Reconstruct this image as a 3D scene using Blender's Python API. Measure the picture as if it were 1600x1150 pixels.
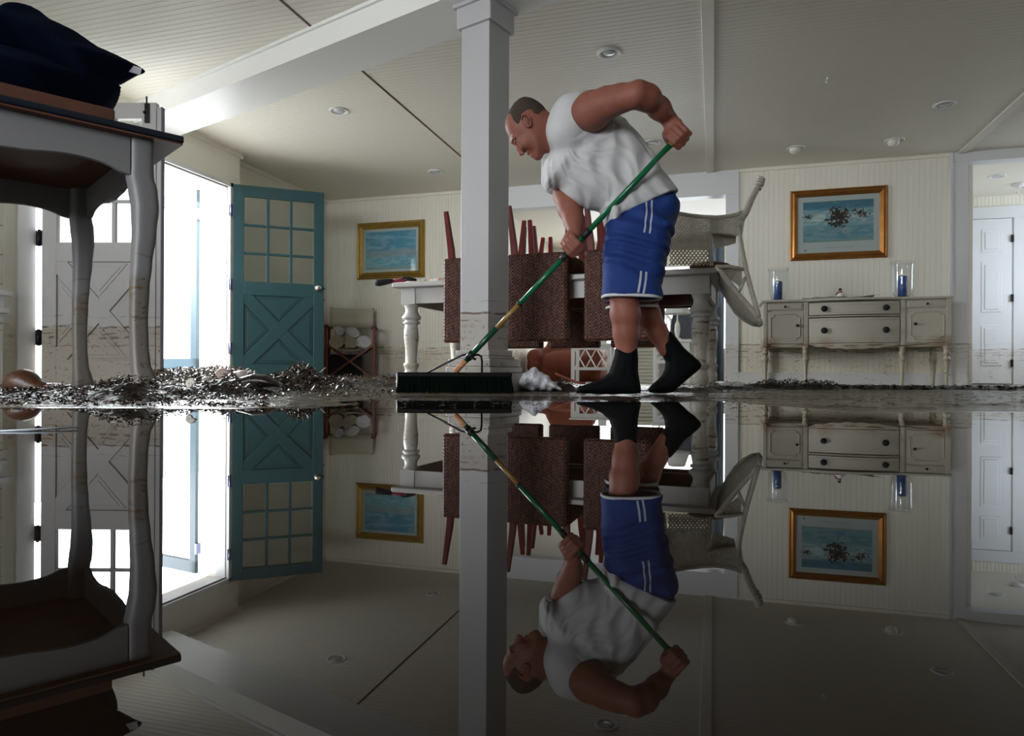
import bpy, math, random
import numpy as np
from mathutils import Vector, Matrix, Euler

for o in list(bpy.data.objects): bpy.data.objects.remove(o)
S = bpy.context.scene
COL = S.collection
PI = math.pi

# ------------------------------------------------------------------ camera
TH = math.radians(16.4)      # the camera looks to the left of the room's long axis
F, H0, CH, ROLL = 1067.0, 584.6, 0.10, 0.0045
cd = bpy.data.cameras.new('camera'); cam = bpy.data.objects.new('camera', cd); COL.objects.link(cam)
cd.sensor_width = 36; cd.lens = 24.0; cd.shift_y = (H0-575)/1600; cd.clip_start = .02
cam.matrix_world = Matrix.Translation((0, 0, CH)) @ Matrix.Rotation(TH, 4, 'Z') @ Matrix.Rotation(PI/2, 4, 'X') @ Matrix.Rotation(ROLL, 4, 'Z')
S.camera = cam

# ------------------------------------------------------------------ world, exposure, render look
S.view_settings.view_transform = 'Standard'; S.view_settings.look = 'None'
S.view_settings.gamma = 1; S.view_settings.use_curve_mapping = False
S.view_settings.exposure = 0.52
w = bpy.data.worlds.new('sky'); S.world = w; w.use_nodes = True
bg = w.node_tree.nodes['Background']; bg.inputs[0].default_value = (.86, .93, 1, 1); bg.inputs[1].default_value = 3.0
S.cycles.use_denoising = True
S.cycles.max_bounces = 7; S.cycles.diffuse_bounces = 4; S.cycles.glossy_bounces = 4
S.cycles.transmission_bounces = 6; S.cycles.transparent_max_bounces = 24
S.cycles.sample_clamp_indirect = 6; S.cycles.caustics_reflective = True; S.cycles.caustics_refractive = False

def area(name, loc, rot, sx, sy, power, color):
    l = bpy.data.lights.new(name, 'AREA'); l.shape = 'RECTANGLE'; l.size = sx; l.size_y = sy
    l.energy = power; l.color = color
    o = bpy.data.objects.new(name, l); COL.objects.link(o); o.location = loc; o.rotation_euler = rot
    return o
# daylight through the double door, the windows behind the camera, the far room's, and an opening added to light the hall
area('daylight_door', (-7.8, 6.6, 3.0), (0, -PI/2+.25, 0), 3.0, 8.5, 2100, (.93, .97, 1))
area('daylight_window_left', (-4.98, -.9, 1.4), (0, -PI/2+.40, 0), 1.3, 1.8, 52, (.90, .95, 1))
area('daylight_window_rear', (-2.7, -3.72, 1.45), (PI/2-.30, 0, 0), 3.2, 1.3, 74, (.95, .97, 1)).data.spread = 1.6
area('daylight_room_beyond', (-.9, 12.45, 1.5), (-PI/2+.45, 0, 0), 3.0, 1.7, 55, (.93, .97, 1))
area('daylight_room_right', (4.95, 8.85, 1.5), (0, PI/2-.2, 0), 1.3, 1.1, 18, (.70, .82, 1))

# ------------------------------------------------------------------ measuring helpers (pixel of the photo + depth -> place in the room)
def unroll(px, py):
    dx, dy = px-800.0, py-H0
    return dx+ROLL*dy, dy-ROLL*dx
def C2W(x, d, z): return Vector((x*math.cos(TH)-d*math.sin(TH), x*math.sin(TH)+d*math.cos(TH), z))
def at(px, py, d):
    u, v = unroll(px, py); return C2W(u/F*d, d, CH-v/F*d)
def atZ(px, py, Z):
    u, v = unroll(px, py); return at(px, py, (CH-Z)*F/v)
def atX(px, py, X):
    u, v = unroll(px, py); return at(px, py, X/(u/F*math.cos(TH)-math.sin(TH)))
def atY(px, py, Y):
    u, v = unroll(px, py); return at(px, py, Y/(u/F*math.sin(TH)+math.cos(TH)))

# ------------------------------------------------------------------ object helpers
def tag(o, label=None, cat=None, group=None, kind=None):
    if label: o['label'] = label
    if cat: o['category'] = cat
    if group: o['group'] = group
    if kind: o['kind'] = kind
    return o
def thing(name, label, cat, loc=(0, 0, 0), rz=0, group=None):
    o = bpy.data.objects.new(name, None); COL.objects.link(o); o.location = loc; o.rotation_euler = (0, 0, rz)
    o.empty_display_size = .1
    return tag(o, label, cat, group)
def tree_copy(o, parent=None):
    c = o.copy(); COL.objects.link(c)
    if parent: c.parent = parent
    for ch in [x for x in COL.objects if x.parent is o]: tree_copy(ch, c)
    return c

class MB:
    def __init__(s): s.v = []; s.f = []; s.sm = []
    def add(s, vs, fs, M=None, smooth=False):
        b = len(s.v)
        s.v += [tuple(M @ Vector(p)) if M is not None else tuple(p) for p in vs]
        s.f += [tuple(b+i for i in f) for f in fs]; s.sm += [smooth]*len(fs); return s
    def box(s, x0, x1, y0, y1, z0, z1, M=None):
        vs = [(x, y, z) for z in (z0, z1) for y in (y0, y1) for x in (x0, x1)]
        return s.add(vs, [(0, 2, 3, 1), (4, 5, 7, 6), (0, 1, 5, 4), (2, 6, 7, 3), (0, 4, 6, 2), (1, 3, 7, 5)], M)
    def tube(s, pts, r, n=8, M=None, sq=1.0, closed=False, flat=None):
        pts = [Vector(p) for p in pts]; m = len(pts)
        rs = r if isinstance(r, (list, tuple)) else [r]*m
        vs = []; up = None
        for i, p in enumerate(pts):
            if closed: t = pts[(i+1) % m]-pts[i-1]
            else: t = pts[min(i+1, m-1)]-pts[max(i-1, 0)]
            t.normalize()
            if up is None:
                up = Vector((0, 0, 1)) if abs(t.z) < .9 else Vector((1, 0, 0))
                if flat is not None: up = Vector(flat)
            a = t.cross(up)
            if a.length < 1e-4: a = t.cross(Vector((.3, 1, .2)))
            a.normalize(); up = a.cross(t).normalized()
            for k in range(n):
                th = 2*PI*(k+.5)/n
                vs.append(p+a*math.cos(th)*rs[i]+up*math.sin(th)*rs[i]*sq)
        fs = []
        for i in range(m if closed else m-1):
            j = (i+1) % m
            for k in range(n):
                fs.append((i*n+k, i*n+(k+1) % n, j*n+(k+1) % n, j*n+k))
        if not closed: fs += [tuple(range(n))[::-1], tuple((m-1)*n+k for k in range(n))]
        return s.add(vs, fs, M, n > 4)
    def lathe(s, prof, n=24, M=None, cap=True):
        vs = []; fs = []
        for r, z in prof:
            for k in range(n): vs.append((r*math.cos(2*PI*k/n), r*math.sin(2*PI*k/n), z))
        for i in range(len(prof)-1):
            for k in range(n): fs.append((i*n+k, i*n+(k+1) % n, (i+1)*n+(k+1) % n, (i+1)*n+k))
        if cap: fs += [tuple(range(n))[::-1], tuple((len(prof)-1)*n+k for k in range(n))]
        return s.add(vs, fs, M, True)
    def prism(s, poly, y0, y1, M=None):        # poly in (x, z), pushed along y
        n = len(poly); vs = [(x, y0, z) for x, z in poly]+[(x, y1, z) for x, z in poly]
        fs = [tuple(range(n)), tuple(range(n, 2*n))[::-1]]+[(i, i+n, (i+1) % n+n, (i+1) % n) for i in range(n)]
        return s.add(vs, fs, M)
    def grid(s, fn, nu, nv, M=None, smooth=True, wrapu=False):
        vs = [fn(i/(nu if wrapu else nu-1), j/(nv-1)) for j in range(nv) for i in range(nu)]
        fs = [(j*nu+i, j*nu+(i+1) % nu, (j+1)*nu+(i+1) % nu, (j+1)*nu+i) for j in range(nv-1) for i in range(nu if wrapu else nu-1)]
        return s.add(vs, fs, M, smooth)
    def ball(s, c, r, n=14, M=None):
        rx, ry, rz = r if isinstance(r, (tuple, list)) else (r, r, r)
        def f(u, v):
            a, b = 2*PI*u, PI*(v*.998+.001)
            return (c[0]+rx*math.sin(b)*math.cos(a), c[1]+ry*math.sin(b)*math.sin(a), c[2]+rz*math.cos(b))
        return s.grid(f, n, n//2+2, M, True, True)
    def build(s, name, mat, parent=None, bevel=0, seg=2, solid=0, sub=0, auto=None):
        me = bpy.data.meshes.new(name); me.from_pydata(s.v, [], s.f)
        me.polygons.foreach_set('use_smooth', s.sm)
        return finish(name, me, mat, parent, bevel, seg, solid, sub, auto)
def finish(name, me, mat, parent=None, bevel=0, seg=2, solid=0, sub=0, auto=None):
    me.validate(); me.update()
    for m in (mat if isinstance(mat, (list, tuple)) else [mat]): me.materials.append(m)
    o = bpy.data.objects.new(name, me); COL.objects.link(o)
    if parent: o.parent = parent
    if solid:
        m = o.modifiers.new('solid', 'SOLIDIFY'); m.thickness = solid; m.offset = 0
    if bevel:
        m = o.modifiers.new('bevel', 'BEVEL'); m.width = bevel; m.segments = seg; m.limit_method = 'ANGLE'; m.angle_limit = math.radians(40)
        m.harden_normals = False
    if sub:
        m = o.modifiers.new('sub', 'SUBSURF'); m.levels = sub; m.render_levels = sub
    return o
def struct(name, mb, mat, **k): return tag(mb.build(name, mat, None, **k), kind='structure')
def RZ(a, loc=(0, 0, 0)): return Matrix.Translation(loc) @ Matrix.Rotation(a, 4, 'Z')
def frameM(o, x, y, z):
    return Matrix(((x[0], y[0], z[0], o[0]), (x[1], y[1], z[1], o[1]), (x[2], y[2], z[2], o[2]), (0, 0, 0, 1)))

# ------------------------------------------------------------------ materials
class NT:
    def __init__(s, name):
        s.m = bpy.data.materials.new(name); s.m.use_nodes = True; s.t = s.m.node_tree; s.b = s.t.nodes['Principled BSDF']
    def n(s, ty, **k):
        x = s.t.nodes.new(ty)
        for a, v in k.items():
            if a.startswith('i_'):
                key = a[2:]; key = int(key) if key.isdigit() else key
                s.put(x.inputs[key], v)
            else: setattr(x, a, v)
        return x
    def put(s, sock, v):
        if isinstance(v, bpy.types.NodeSocket): s.t.links.new(v, sock)
        elif isinstance(v, bpy.types.Node): s.t.links.new(v.outputs[0], sock)
        else:
            if isinstance(v, (tuple, list)) and len(v) == 3 and len(sock.default_value) == 4: v = (*v, 1)
            sock.default_value = v
    def math(s, op, a, b=0.0, c=None, clamp=False):
        x = s.n('ShaderNodeMath', operation=op, use_clamp=clamp); s.put(x.inputs[0], a); s.put(x.inputs[1], b)
        if c is not None: s.put(x.inputs[2], c)
        return x.outputs[0]
    def mix(s, f, a, b, mode='MIX'):
        x = s.n('ShaderNodeMix', data_type='RGBA', blend_type=mode); x.clamp_factor = True
        s.put(x.inputs[0], f); s.put(x.inputs[6], a); s.put(x.inputs[7], b); return x.outputs[2]
    def step(s, v, lo, hi, o0=0., o1=1.):
        x = s.n('ShaderNodeMapRange', interpolation_type='SMOOTHSTEP'); s.put(x.inputs[0], v)
        x.inputs[1].default_value = lo; x.inputs[2].default_value = hi; x.inputs[3].default_value = o0; x.inputs[4].default_value = o1
        return x.outputs[0]
    def noise(s, scale, detail=3, vec=None, rough=.5, dist=0, out=0):
        x = s.n('ShaderNodeTexNoise', i_Scale=scale, i_Detail=detail, i_Roughness=rough, i_Distortion=dist)
        if vec is not None: s.put(x.inputs['Vector'], vec)
        return x.outputs[out]
    def pos(s): return s.n('ShaderNodeNewGeometry').outputs['Position']
    def obj(s): return s.n('ShaderNodeTexCoord').outputs['Object']
    def scale(s, v, sc, loc=(0, 0, 0), rot=(0, 0, 0)):
        x = s.n('ShaderNodeMapping'); s.put(x.inputs[0], v); x.inputs[1].default_value = loc; x.inputs[2].default_value = rot; x.inputs[3].default_value = sc
        return x.outputs[0]
    def sep(s, v):
        x = s.n('ShaderNodeSeparateXYZ'); s.put(x.inputs[0], v); return x.outputs
    def bump(s, h, dist=.01, st=1.0):
        x = s.n('ShaderNodeBump', i_Strength=st, i_Distance=dist, i_Height=h); s.put(s.b.inputs['Normal'], x.outputs[0]); return x
    def set(s, **k):
        for a, v in k.items(): s.put(s.b.inputs[a.replace('_', ' ')], v)
        return s

def plain(name, col, rough=.5, metal=0, nscale=0, namp=.12, bump=0, bscale=40, spec=.5, coat=0):
    t = NT(name); c = col
    if nscale:
        f = t.noise(nscale, 4, t.obj())
        c = t.mix(f, tuple(x*(1-namp) for x in col), tuple(min(1, x*(1+namp)) for x in col))
    t.set(Base_Color=c, Roughness=rough, Metallic=metal, Specular_IOR_Level=spec, Coat_Weight=coat)
    if bump: t.bump(t.noise(bscale, 4, t.obj()), bump*.012)
    return t.m

def flooded(name, col, rough=.5, amount=1.0, bump=0, line=.43, worn=0):
    """paint with the flood's tide marks and mud stuck to its lower part"""
    t = NT(name); p = t.pos(); z = t.sep(p)[2]
    n1 = t.noise(3.5, 4, p); n2 = t.noise(30, 4, p, .7, 1.5); n3 = t.noise(9, 5, t.scale(p, (1, 1, 3.2)), .7, 1.0)
    zz = t.math('ADD', z, t.math('MULTIPLY', t.math('SUBTRACT', n1, .5), .07))
    c = t.mix(t.math('MULTIPLY', t.noise(2.0, 3, p), .12), col, tuple(x*.8 for x in col))
    below = t.step(zz, line+.02, line-.03)
    c = t.mix(t.math('MULTIPLY', below, min(.8, .42*amount)), c, (col[0]*.72, col[1]*.63, col[2]*.50))
    for i, (dz, wd, st) in enumerate(((0, .006, .75), (-.045, .004, .55), (-.075, .008, .5), (-.14, .004, .35), (.07, .003, .25))):
        m = t.step(t.math('ABSOLUTE', t.math('SUBTRACT', zz, line+dz)), wd*1.8, wd*.3)
        m = t.math('MULTIPLY', m, t.step(t.noise(6+3*i, 3, t.scale(p, (1, 1, .3), (i*3.1, 0, 0))), .40, .58))
        c = t.mix(t.math('MULTIPLY', m, st*amount), c, (.11, .065, .033))
    spots = t.math('MULTIPLY', t.step(n2, .60, .68), below)
    c = t.mix(t.math('MULTIPLY', spots, .8*amount), c, (.05, .032, .02))
    smear = t.math('MULTIPLY', t.step(n3, .60, .72), t.step(zz, line+.02, line-.12))
    c = t.mix(t.math('MULTIPLY', smear, .7*amount), c, (.06, .04, .026))
    if worn:
        band = t.math('MULTIPLY', t.math('MULTIPLY', t.step(zz, line-.06, line+.0), t.step(zz, line+.13, line+.02)), t.step(t.noise(2.5, 3, t.scale(p, (1, 1, .4))), .42, .6)); c = t.mix(t.math('MULTIPLY', band, .65), c, (.20, .10, .045))
        c = t.mix(t.math('MULTIPLY', t.step(t.noise(45, 5, p, .75), .62, .7), worn), c, (.14, .10, .065))
    t.set(Base_Color=c, Roughness=rough)
    if bump: t.bump(t.noise(60, 3, p), bump)
    return t.m

M = {}
M['wall'] = flooded('cream beadboard paint', (.86, .83, .73), .55)
M['ceil'] = plain('ceiling paint', (.80, .765, .67), .5)
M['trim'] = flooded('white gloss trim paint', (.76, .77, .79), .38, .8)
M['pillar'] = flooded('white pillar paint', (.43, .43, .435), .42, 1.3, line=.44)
M['beam'] = plain('white beam paint', (.80, .80, .77), .35)
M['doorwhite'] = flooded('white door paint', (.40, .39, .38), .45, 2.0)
M['teal'] = plain('teal door paint', (.016, .058, .066), .38, 0, 3, .1)
M['paleblue'] = plain('pale blue paint', (.018, .045, .062), .5)
M['white'] = plain('white paint', (.78, .78, .77), .4)
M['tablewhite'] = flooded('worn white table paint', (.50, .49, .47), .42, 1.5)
M['buffet'] = flooded('distressed antique white paint', (.47, .44, .365), .42, 1.3, worn=.75, line=.40)
M['graypaint'] = flooded('grey console paint', (.17, .17, .175), .5, 2.2, line=.47)
M['navytop'] = plain('dark navy table paint', (.006, .010, .018), .25)
M['brownwood'] = plain('brown plank wood', (.10, .042, .026), .45, 0, 8, .4, spec=.2)
M['redwood'] = plain('red stained wood', (.12, .011, .008), .38, 0, 12, .3, spec=.15)
M['darkmetal'] = plain('black iron', (.012, .012, .013), .4, .6)
M['brass'] = plain('aged brass hinge', (.12, .13, .22), .35, .7)
M['nickel'] = plain('satin nickel', (.62, .60, .56), .25, 1)
M['black'] = plain('black void', (.004, .004, .004), .7)
M['bulb'] = plain('frosted lamp glass', (.62, .66, .68), .25)
M['bulbcream'] = plain('cream lamp glass', (.78, .74, .64), .3)
M['can'] = plain('lamp can metal', (.16, .18, .19), .25, .8)
def glass(name, tint=(1, 1, 1), rough=0, ior=1.45):
    t = NT(name); nt = t.t; out = nt.nodes['Material Output']
    lw = t.n('ShaderNodeLayerWeight', i_Blend=.5); fr = t.math('ADD', t.math('MULTIPLY', t.math('POWER', lw.outputs['Facing'], 4.0), .7), .045); tr = t.n('ShaderNodeBsdfTransparent'); tr.inputs[0].default_value = (*tint, 1)
    gl = t.n('ShaderNodeBsdfGlossy'); gl.inputs['Roughness'].default_value = rough
    mx = t.n('ShaderNodeMixShader'); t.put(mx.inputs[0], fr); nt.links.new(tr.outputs[0], mx.inputs[1]); nt.links.new(gl.outputs[0], mx.inputs[2])
    nt.links.new(mx.outputs[0], out.inputs[0]); return t.m
M['glass'] = glass('window glass', (.93, .96, .95), 0, 1.5)
M['hurricane'] = glass('clear blown glass', (.97, .98, .99), 0, 1.5)
# ------------------------------------------------------------------ solid modelling by distance fields (numpy) -> one closed surface
class SDF:
    def __init__(s, lo, hi, h):
        s.lo = np.array(lo, np.float32); s.h = h; s.n = np.ceil((np.array(hi)-np.array(lo))/h).astype(int)+1
        s.f = np.full(s.n, .2, np.float32); s.ax = [s.lo[i]+h*np.arange(s.n[i], dtype=np.float32) for i in range(3)]
    def box(s, lo, hi):
        a = np.clip(np.floor((np.array(lo)-s.lo)/s.h).astype(int), 0, s.n); b = np.clip(np.ceil((np.array(hi)-s.lo)/s.h).astype(int)+1, 0, s.n)
        sl = tuple(slice(int(a[i]), int(b[i])) for i in range(3))
        X, Y, Z = s.ax[0][sl[0]][:, None, None], s.ax[1][sl[1]][None, :, None], s.ax[2][sl[2]][None, None, :]
        return sl, X, Y, Z
    def merge(s, sl, d, k, op='u'):
        a = s.f[sl]
        if a.size == 0: return
        if op == 'u':
            if k > 0:
                hh = np.maximum(k-np.abs(a-d), 0)/k; s.f[sl] = np.minimum(a, d)-hh*hh*k*.25
            else: s.f[sl] = np.minimum(a, d)
        elif op == 's':
            if k > 0:
                hh = np.maximum(k-np.abs(a+d), 0)/k; s.f[sl] = np.maximum(a, -d)+hh*hh*k*.25
            else: s.f[sl] = np.maximum(a, -d)
    def cap(s, a, b, ra, rb, k=.02, op='u'):
        a = np.array(a, float); b = np.array(b, float); r = max(ra, rb)+k+.02
        sl, X, Y, Z = s.box(np.minimum(a, b)-r, np.maximum(a, b)+r)
        ab = b-a; L2 = float(ab@ab)+1e-9
        t = np.clip(((X-a[0])*ab[0]+(Y-a[1])*ab[1]+(Z-a[2])*ab[2])/L2, 0, 1)
        d = np.sqrt((X-a[0]-t*ab[0])**2+(Y-a[1]-t*ab[1])**2+(Z-a[2]-t*ab[2])**2)-(ra+(rb-ra)*t)
        s.merge(sl, d.astype(np.float32), k, op)
    def chain(s, pts, rs, k=.02):
        for i in range(len(pts)-1): s.cap(pts[i], pts[i+1], rs[i], rs[i+1], k)
    def ell(s, c, r, R=None, k=.02, op='u'):
        c = np.array(c, float); r = np.array(r, float); m = r.max()+k+.02
        sl, X, Y, Z = s.box(c-m, c+m); x, y, z = X-c[0], Y-c[1], Z-c[2]
        if R is not None:
            R = np.array(R); x, y, z = (R[0][0]*x+R[0][1]*y+R[0][2]*z), (R[1][0]*x+R[1][1]*y+R[1][2]*z), (R[2][0]*x+R[2][1]*y+R[2][2]*z)
        q = np.sqrt((x/r[0])**2+(y/r[1])**2+(z/r[2])**2); q2 = np.sqrt((x/r[0]**2)**2+(y/r[1]**2)**2+(z/r[2]**2)**2)+1e-6
        s.merge(sl, (q*(q-1)/q2).astype(np.float32), k, op)
    def puff(s, poly, yc, D, R, k=.02, op='u', pad=.03, fold=None, lens=False):
        """closed outline in (x, z) swelling to half depth D about y = yc (number or (a, bx, bz) plane)"""
        P = np.array(poly, float); lo = P.min(0)-pad-k; hi = P.max(0)+pad+k
        pl = yc if isinstance(yc, tuple) else (yc, 0, 0)
        ys = [pl[0]+pl[1]*x+pl[2]*z for x in (lo[0], hi[0]) for z in (lo[1], hi[1])]
        sl, X, Y, Z = s.box((lo[0], min(ys)-D-pad-k, lo[1]), (hi[0], max(ys)+D+pad+k, hi[1]))
        x = X[:, 0, 0][:, None]; z = Z[0, 0, :][None, :]
        d2 = np.full((x.shape[0], z.shape[1]), 1e9); ins = np.zeros(d2.shape, bool); n = len(P)
        for i in range(n):
            a = P[i]; b = P[(i+1) % n]; e = b-a; wx = x-a[0]; wz = z-a[1]
            t = np.clip((wx*e[0]+wz*e[1])/(e@e+1e-12), 0, 1); d2 = np.minimum(d2, (wx-e[0]*t)**2+(wz-e[1]*t)**2)
            c1 = (a[1] > z) != (b[1] > z)
            xi = e[0]*(z-a[1])/(e[1] if abs(e[1]) > 1e-12 else 1e-12)+a[0]
            ins ^= (c1 & (x < xi))
        dd = np.sqrt(d2); dd = np.where(ins, dd, -dd).astype(np.float32)         # + inside
        e_ = np.maximum(R-dd, 0)[:, None, :]
        if fold is not None:
            fo = fold(x, z)[:, None, :].astype(np.float32)
        else: fo = 0
        yy = np.abs(Y-(pl[0]+pl[1]*X+pl[2]*Z))*(R/D)
        g = np.sqrt(e_**2+yy**2)-R
        if lens:
            d3 = dd[:, None, :]; yv = np.abs(Y-(pl[0]+pl[1]*X+pl[2]*Z)); g = np.where(d3 > 0, (yv-D*np.sin(np.clip(d3/R, 0, 1)*PI/2)**.8)*.6, np.sqrt(yv*yv+d3*d3))
        s.merge(sl, (g+fo).astype(np.float32), k, op)
    def mesh(s):
        f = s.f; f = np.pad(f, 1, constant_values=.2); lo = s.lo-s.h
        ins = f < 0; n = f.shape
        c = np.zeros([m-1 for m in n], np.int8)
        for i in (0, 1):
            for j in (0, 1):
                for k in (0, 1): c += ins[i:n[0]-1+i, j:n[1]-1+j, k:n[2]-1+k]
        act = (c > 0) & (c < 8); idx = np.full(act.shape, -1, np.int64); co = np.argwhere(act); idx[act] = np.arange(len(co))
        acc = np.zeros((len(co), 3)); cnt = np.zeros(len(co))
        cor = [(i, j, k) for i in (0, 1) for j in (0, 1) for k in (0, 1)]
        vals = {q: f[co[:, 0]+q[0], co[:, 1]+q[1], co[:, 2]+q[2]] for q in cor}
        for a in cor:
            for d in range(3):
                if a[d] == 0:
                    b = list(a); b[d] = 1; b = tuple(b); va, vb = vals[a], vals[b]; m = (va < 0) != (vb < 0)
                    t = va[m]/(va[m]-vb[m]); p = np.tile(np.array(a, float), (m.sum(), 1)); p[:, d] += t; acc[m] += p; cnt[m] += 1
        V = (co+acc/cnt[:, None])*s.h+lo
        Fs = []
        for d in range(3):
            sl0 = [slice(None)]*3; sl1 = [slice(None)]*3; sl0[d] = slice(0, n[d]-1); sl1[d] = slice(1, n[d])
            A = ins[tuple(sl0)]; B = ins[tuple(sl1)]; e = np.argwhere(A != B); flip = A[tuple(e.T)]
            u, v = [(1, 2), (2, 0), (0, 1)][d]
            q = []
            for du, dv in ((0, 0), (-1, 0), (-1, -1), (0, -1)):
                g = e.copy(); g[:, u] += du; g[:, v] += dv; q.append(idx[g[:, 0], g[:, 1], g[:, 2]])
            q = np.stack(q, 1); q[flip] = q[flip][:, ::-1]; Fs.append(q[:, ::-1][:, ::1])
        Q = np.concatenate(Fs)
        return V, Q[:, ::-1]
    def build(s, name, mat, parent=None, smooth=0):
        V, Q = s.mesh(); me = bpy.data.meshes.new(name); me.vertices.add(len(V)); me.vertices.foreach_set('co', V.astype(np.float32).ravel())
        me.loops.add(Q.size); me.loops.foreach_set('vertex_index', Q[:, ::-1].astype(np.int32).ravel())
        me.polygons.add(len(Q)); me.polygons.foreach_set('loop_start', np.arange(0, Q.size, 4, dtype=np.int32)); me.polygons.foreach_set('loop_total', np.full(len(Q), 4, np.int32))
        me.polygons.foreach_set('use_smooth', np.ones(len(Q), bool)); me.update(calc_edges=True)
        o = finish(name, me, mat, parent)
        if smooth:
            m = o.modifiers.new('smooth', 'SMOOTH'); m.iterations = smooth; m.factor = .5
        return o
def camspace(root_px=None):
    pass
# ------------------------------------------------------------------ room shell
XL, XLF, YB, XR, YN, ZC = -4.72, -4.89, 7.94, 4.6, -3.5, 2.37

def bead(length, h, sp, depth=.004, gw=.007):
    """beaded boards: x along the wall, z up, face towards -y"""
    mb = MB(); prof = []; x = 0
    while x < length-.001:
        x2 = min(x+sp, length)
        prof += [(x, 0), (x2-gw, 0), (x2-gw*.5, depth)]; x = x2
    prof.append((length, 0)); n = len(prof)
    vs = [(a, b, 0) for a, b in prof]+[(a, b, h) for a, b in prof]
    mb.add(vs, [(i, i+1, n+i+1, n+i) for i in range(n-1)])
    mb.box(0, length, .012, .10, 0, h)
    return mb
def place_bead(name, x0, x1, y, z0, z1, mat, rz=0, sp=.041):
    o = struct(name, bead(x1-x0, z1-z0, sp), mat); o.location = (x0, y, z0); o.rotation_euler = (0, 0, rz); return o

# floor: varnished boards under a film of flood water; beyond the clear pool the film is muddy and rippled
t = NT('flooded floor'); p = t.pos()
cam_depth = t.n('ShaderNodeVectorMath', operation='DOT_PRODUCT'); t.put(cam_depth.inputs[0], p)
cam_depth.inputs[1].default_value = (-math.sin(TH), math.cos(TH), 0)
dd = cam_depth.outputs['Value']
edge = t.math('ADD', dd, t.math('MULTIPLY', t.math('SUBTRACT', t.noise(2.2, 4, t.scale(p, (1, 1, 1)), .6), .5), .10))
lat = t.n('ShaderNodeVectorMath', operation='DOT_PRODUCT'); t.put(lat.inputs[0], p); lat.inputs[1].default_value = (math.cos(TH), math.sin(TH), 0)
swept = t.step(t.math('ABSOLUTE', t.math('SUBTRACT', lat.outputs['Value'], .12)), .86, .56)       # the strip the man has already pushed clear
mud = t.step(t.math('SUBTRACT', edge, t.math('MULTIPLY', swept, 1.2)), 1.88, 2.02)
rip = t.math('MULTIPLY', t.math('MULTIPLY', swept, t.step(edge, 2.45, 3.0)), t.noise(26, 4, t.scale(p, (.6, 1.8, 1), rot=(0, 0, -.25)), .6))
n_r = t.noise(3.0, 6, t.scale(p, (.8, 2.4, 1), rot=(0, 0, -.25)), .62, .6)
patch = t.math('MULTIPLY', t.step(n_r, .50, .62), mud)
n_f = t.noise(16, 5, t.scale(p, (.7, 2, 1), rot=(0, 0, -.2)), .65)
base = t.mix(mud, (.010, .006, .0035), (.12, .09, .055))
base = t.mix(t.math('MULTIPLY', patch, .7), base, (.050, .034, .020))
rough = t.math('ADD', t.math('MULTIPLY', mud, .07), t.math('MULTIPLY', patch, .22))
t.set(Base_Color=base, Roughness=rough, IOR=1.45)
hgt = t.math('MULTIPLY', t.math('ADD', t.math('MULTIPLY', n_f, .6), n_r), mud)
small = t.math('MULTIPLY', t.noise(1.3, 2, p), .03)
bp = t.bump(t.math('ADD', t.math('ADD', hgt, small), t.math('MULTIPLY', rip, .8)), .022, .8)
mb = MB(); mb.box(-9, 7.5, -3.6, 14, -.10, 0)
floor = struct('floor', mb, t.m)

# back wall: left stretch, wide opening, right stretch, second opening
XO0, XO1, XO2, XO3 = -2.80, .13, 2.466, 4.6
place_bead('wall_back', XLF, XO0, YB, 0, ZC, M['wall'])
place_bead('wall_back_right', .27, 2.32, YB, 0, ZC, M['wall'], sp=.052)
tm = M['trim']
mb = MB(); mb.box(XO0-.12, .27, YB-.02, YB+.14, 2.10, ZC); mb.box(.13, .27, YB-.02, YB+.14, 0, 2.10)
mb.box(XO0-.12, XO0, YB-.02, YB+.14, 0, 2.10)
struct('trim_1', mb, tm, bevel=.004)
mb = MB(); mb.box(2.32, 2.466, YB-.03, YB+.14, 0, 2.27); mb.box(2.32, XR, YB-.03, YB+.14, 2.27, ZC); mb.box(4.3, XR, YB-.03, YB+.14, 0, 2.27)
struct('trim_2', mb, tm, bevel=.004)
mb = MB(); mb.box(2.30, 2.325, YB-.045, YB-.01, 0, ZC); struct('trim_3', mb, tm)
# crown and base boards
mb = MB(); mb.box(XLF, XO0-.12, YB-.022, YB, ZC-.035, ZC); mb.box(.27, 2.30, YB-.022, YB, ZC-.035, ZC); struct('trim_4', mb, M['wall'])
mb = MB(); mb.box(XLF, XO0-.12, YB-.018, YB, 0, .13); mb.box(.27, 2.30, YB-.018, YB, 0, .13); struct('baseboard_back', mb, tm, bevel=.004)
# left wall: far stretch, casing stretch with the double doorway, chimney side
yj = 6.0
YD0, YD1, ZD = 3.80, 5.84, 1.99
mb = MB(); mb.box(XLF-.12, XLF, yj, YB+.1, 0, ZC); struct('wall_left_far', mb, M['wall'])
mb = MB()
mb.box(XL-.25, XL, YD1, yj, 0, ZC); mb.box(XL-.25, XL, YD0-.25, YD0-.035, 0, ZC); mb.box(XL-.25, XL, YD0-.035, YD1, ZD, ZC)
mb.box(XL-.25, XL, 1.2, YD0-.25, 0, ZC); mb.box(XL-.25, XL, YN, -1.9, 0, ZC); mb.box(XL-.25, XL, -1.9, 1.2, 0, .7); mb.box(XL-.25, XL, -1.9, 1.2, 2.05, ZC)
mb.box(XL-.25, XL, .1, 1.2, .7, 2.05)
struct('wall_left', mb, M['wall'])
mb = MB(); mb.box(XL-.02, XL+.018, YD0-.165, YD0-.035, 0, ZD+.02); mb.box(XL-.02, XL+.018, YD1-.005, YD1+.045, 0, ZD+.05)
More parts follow.
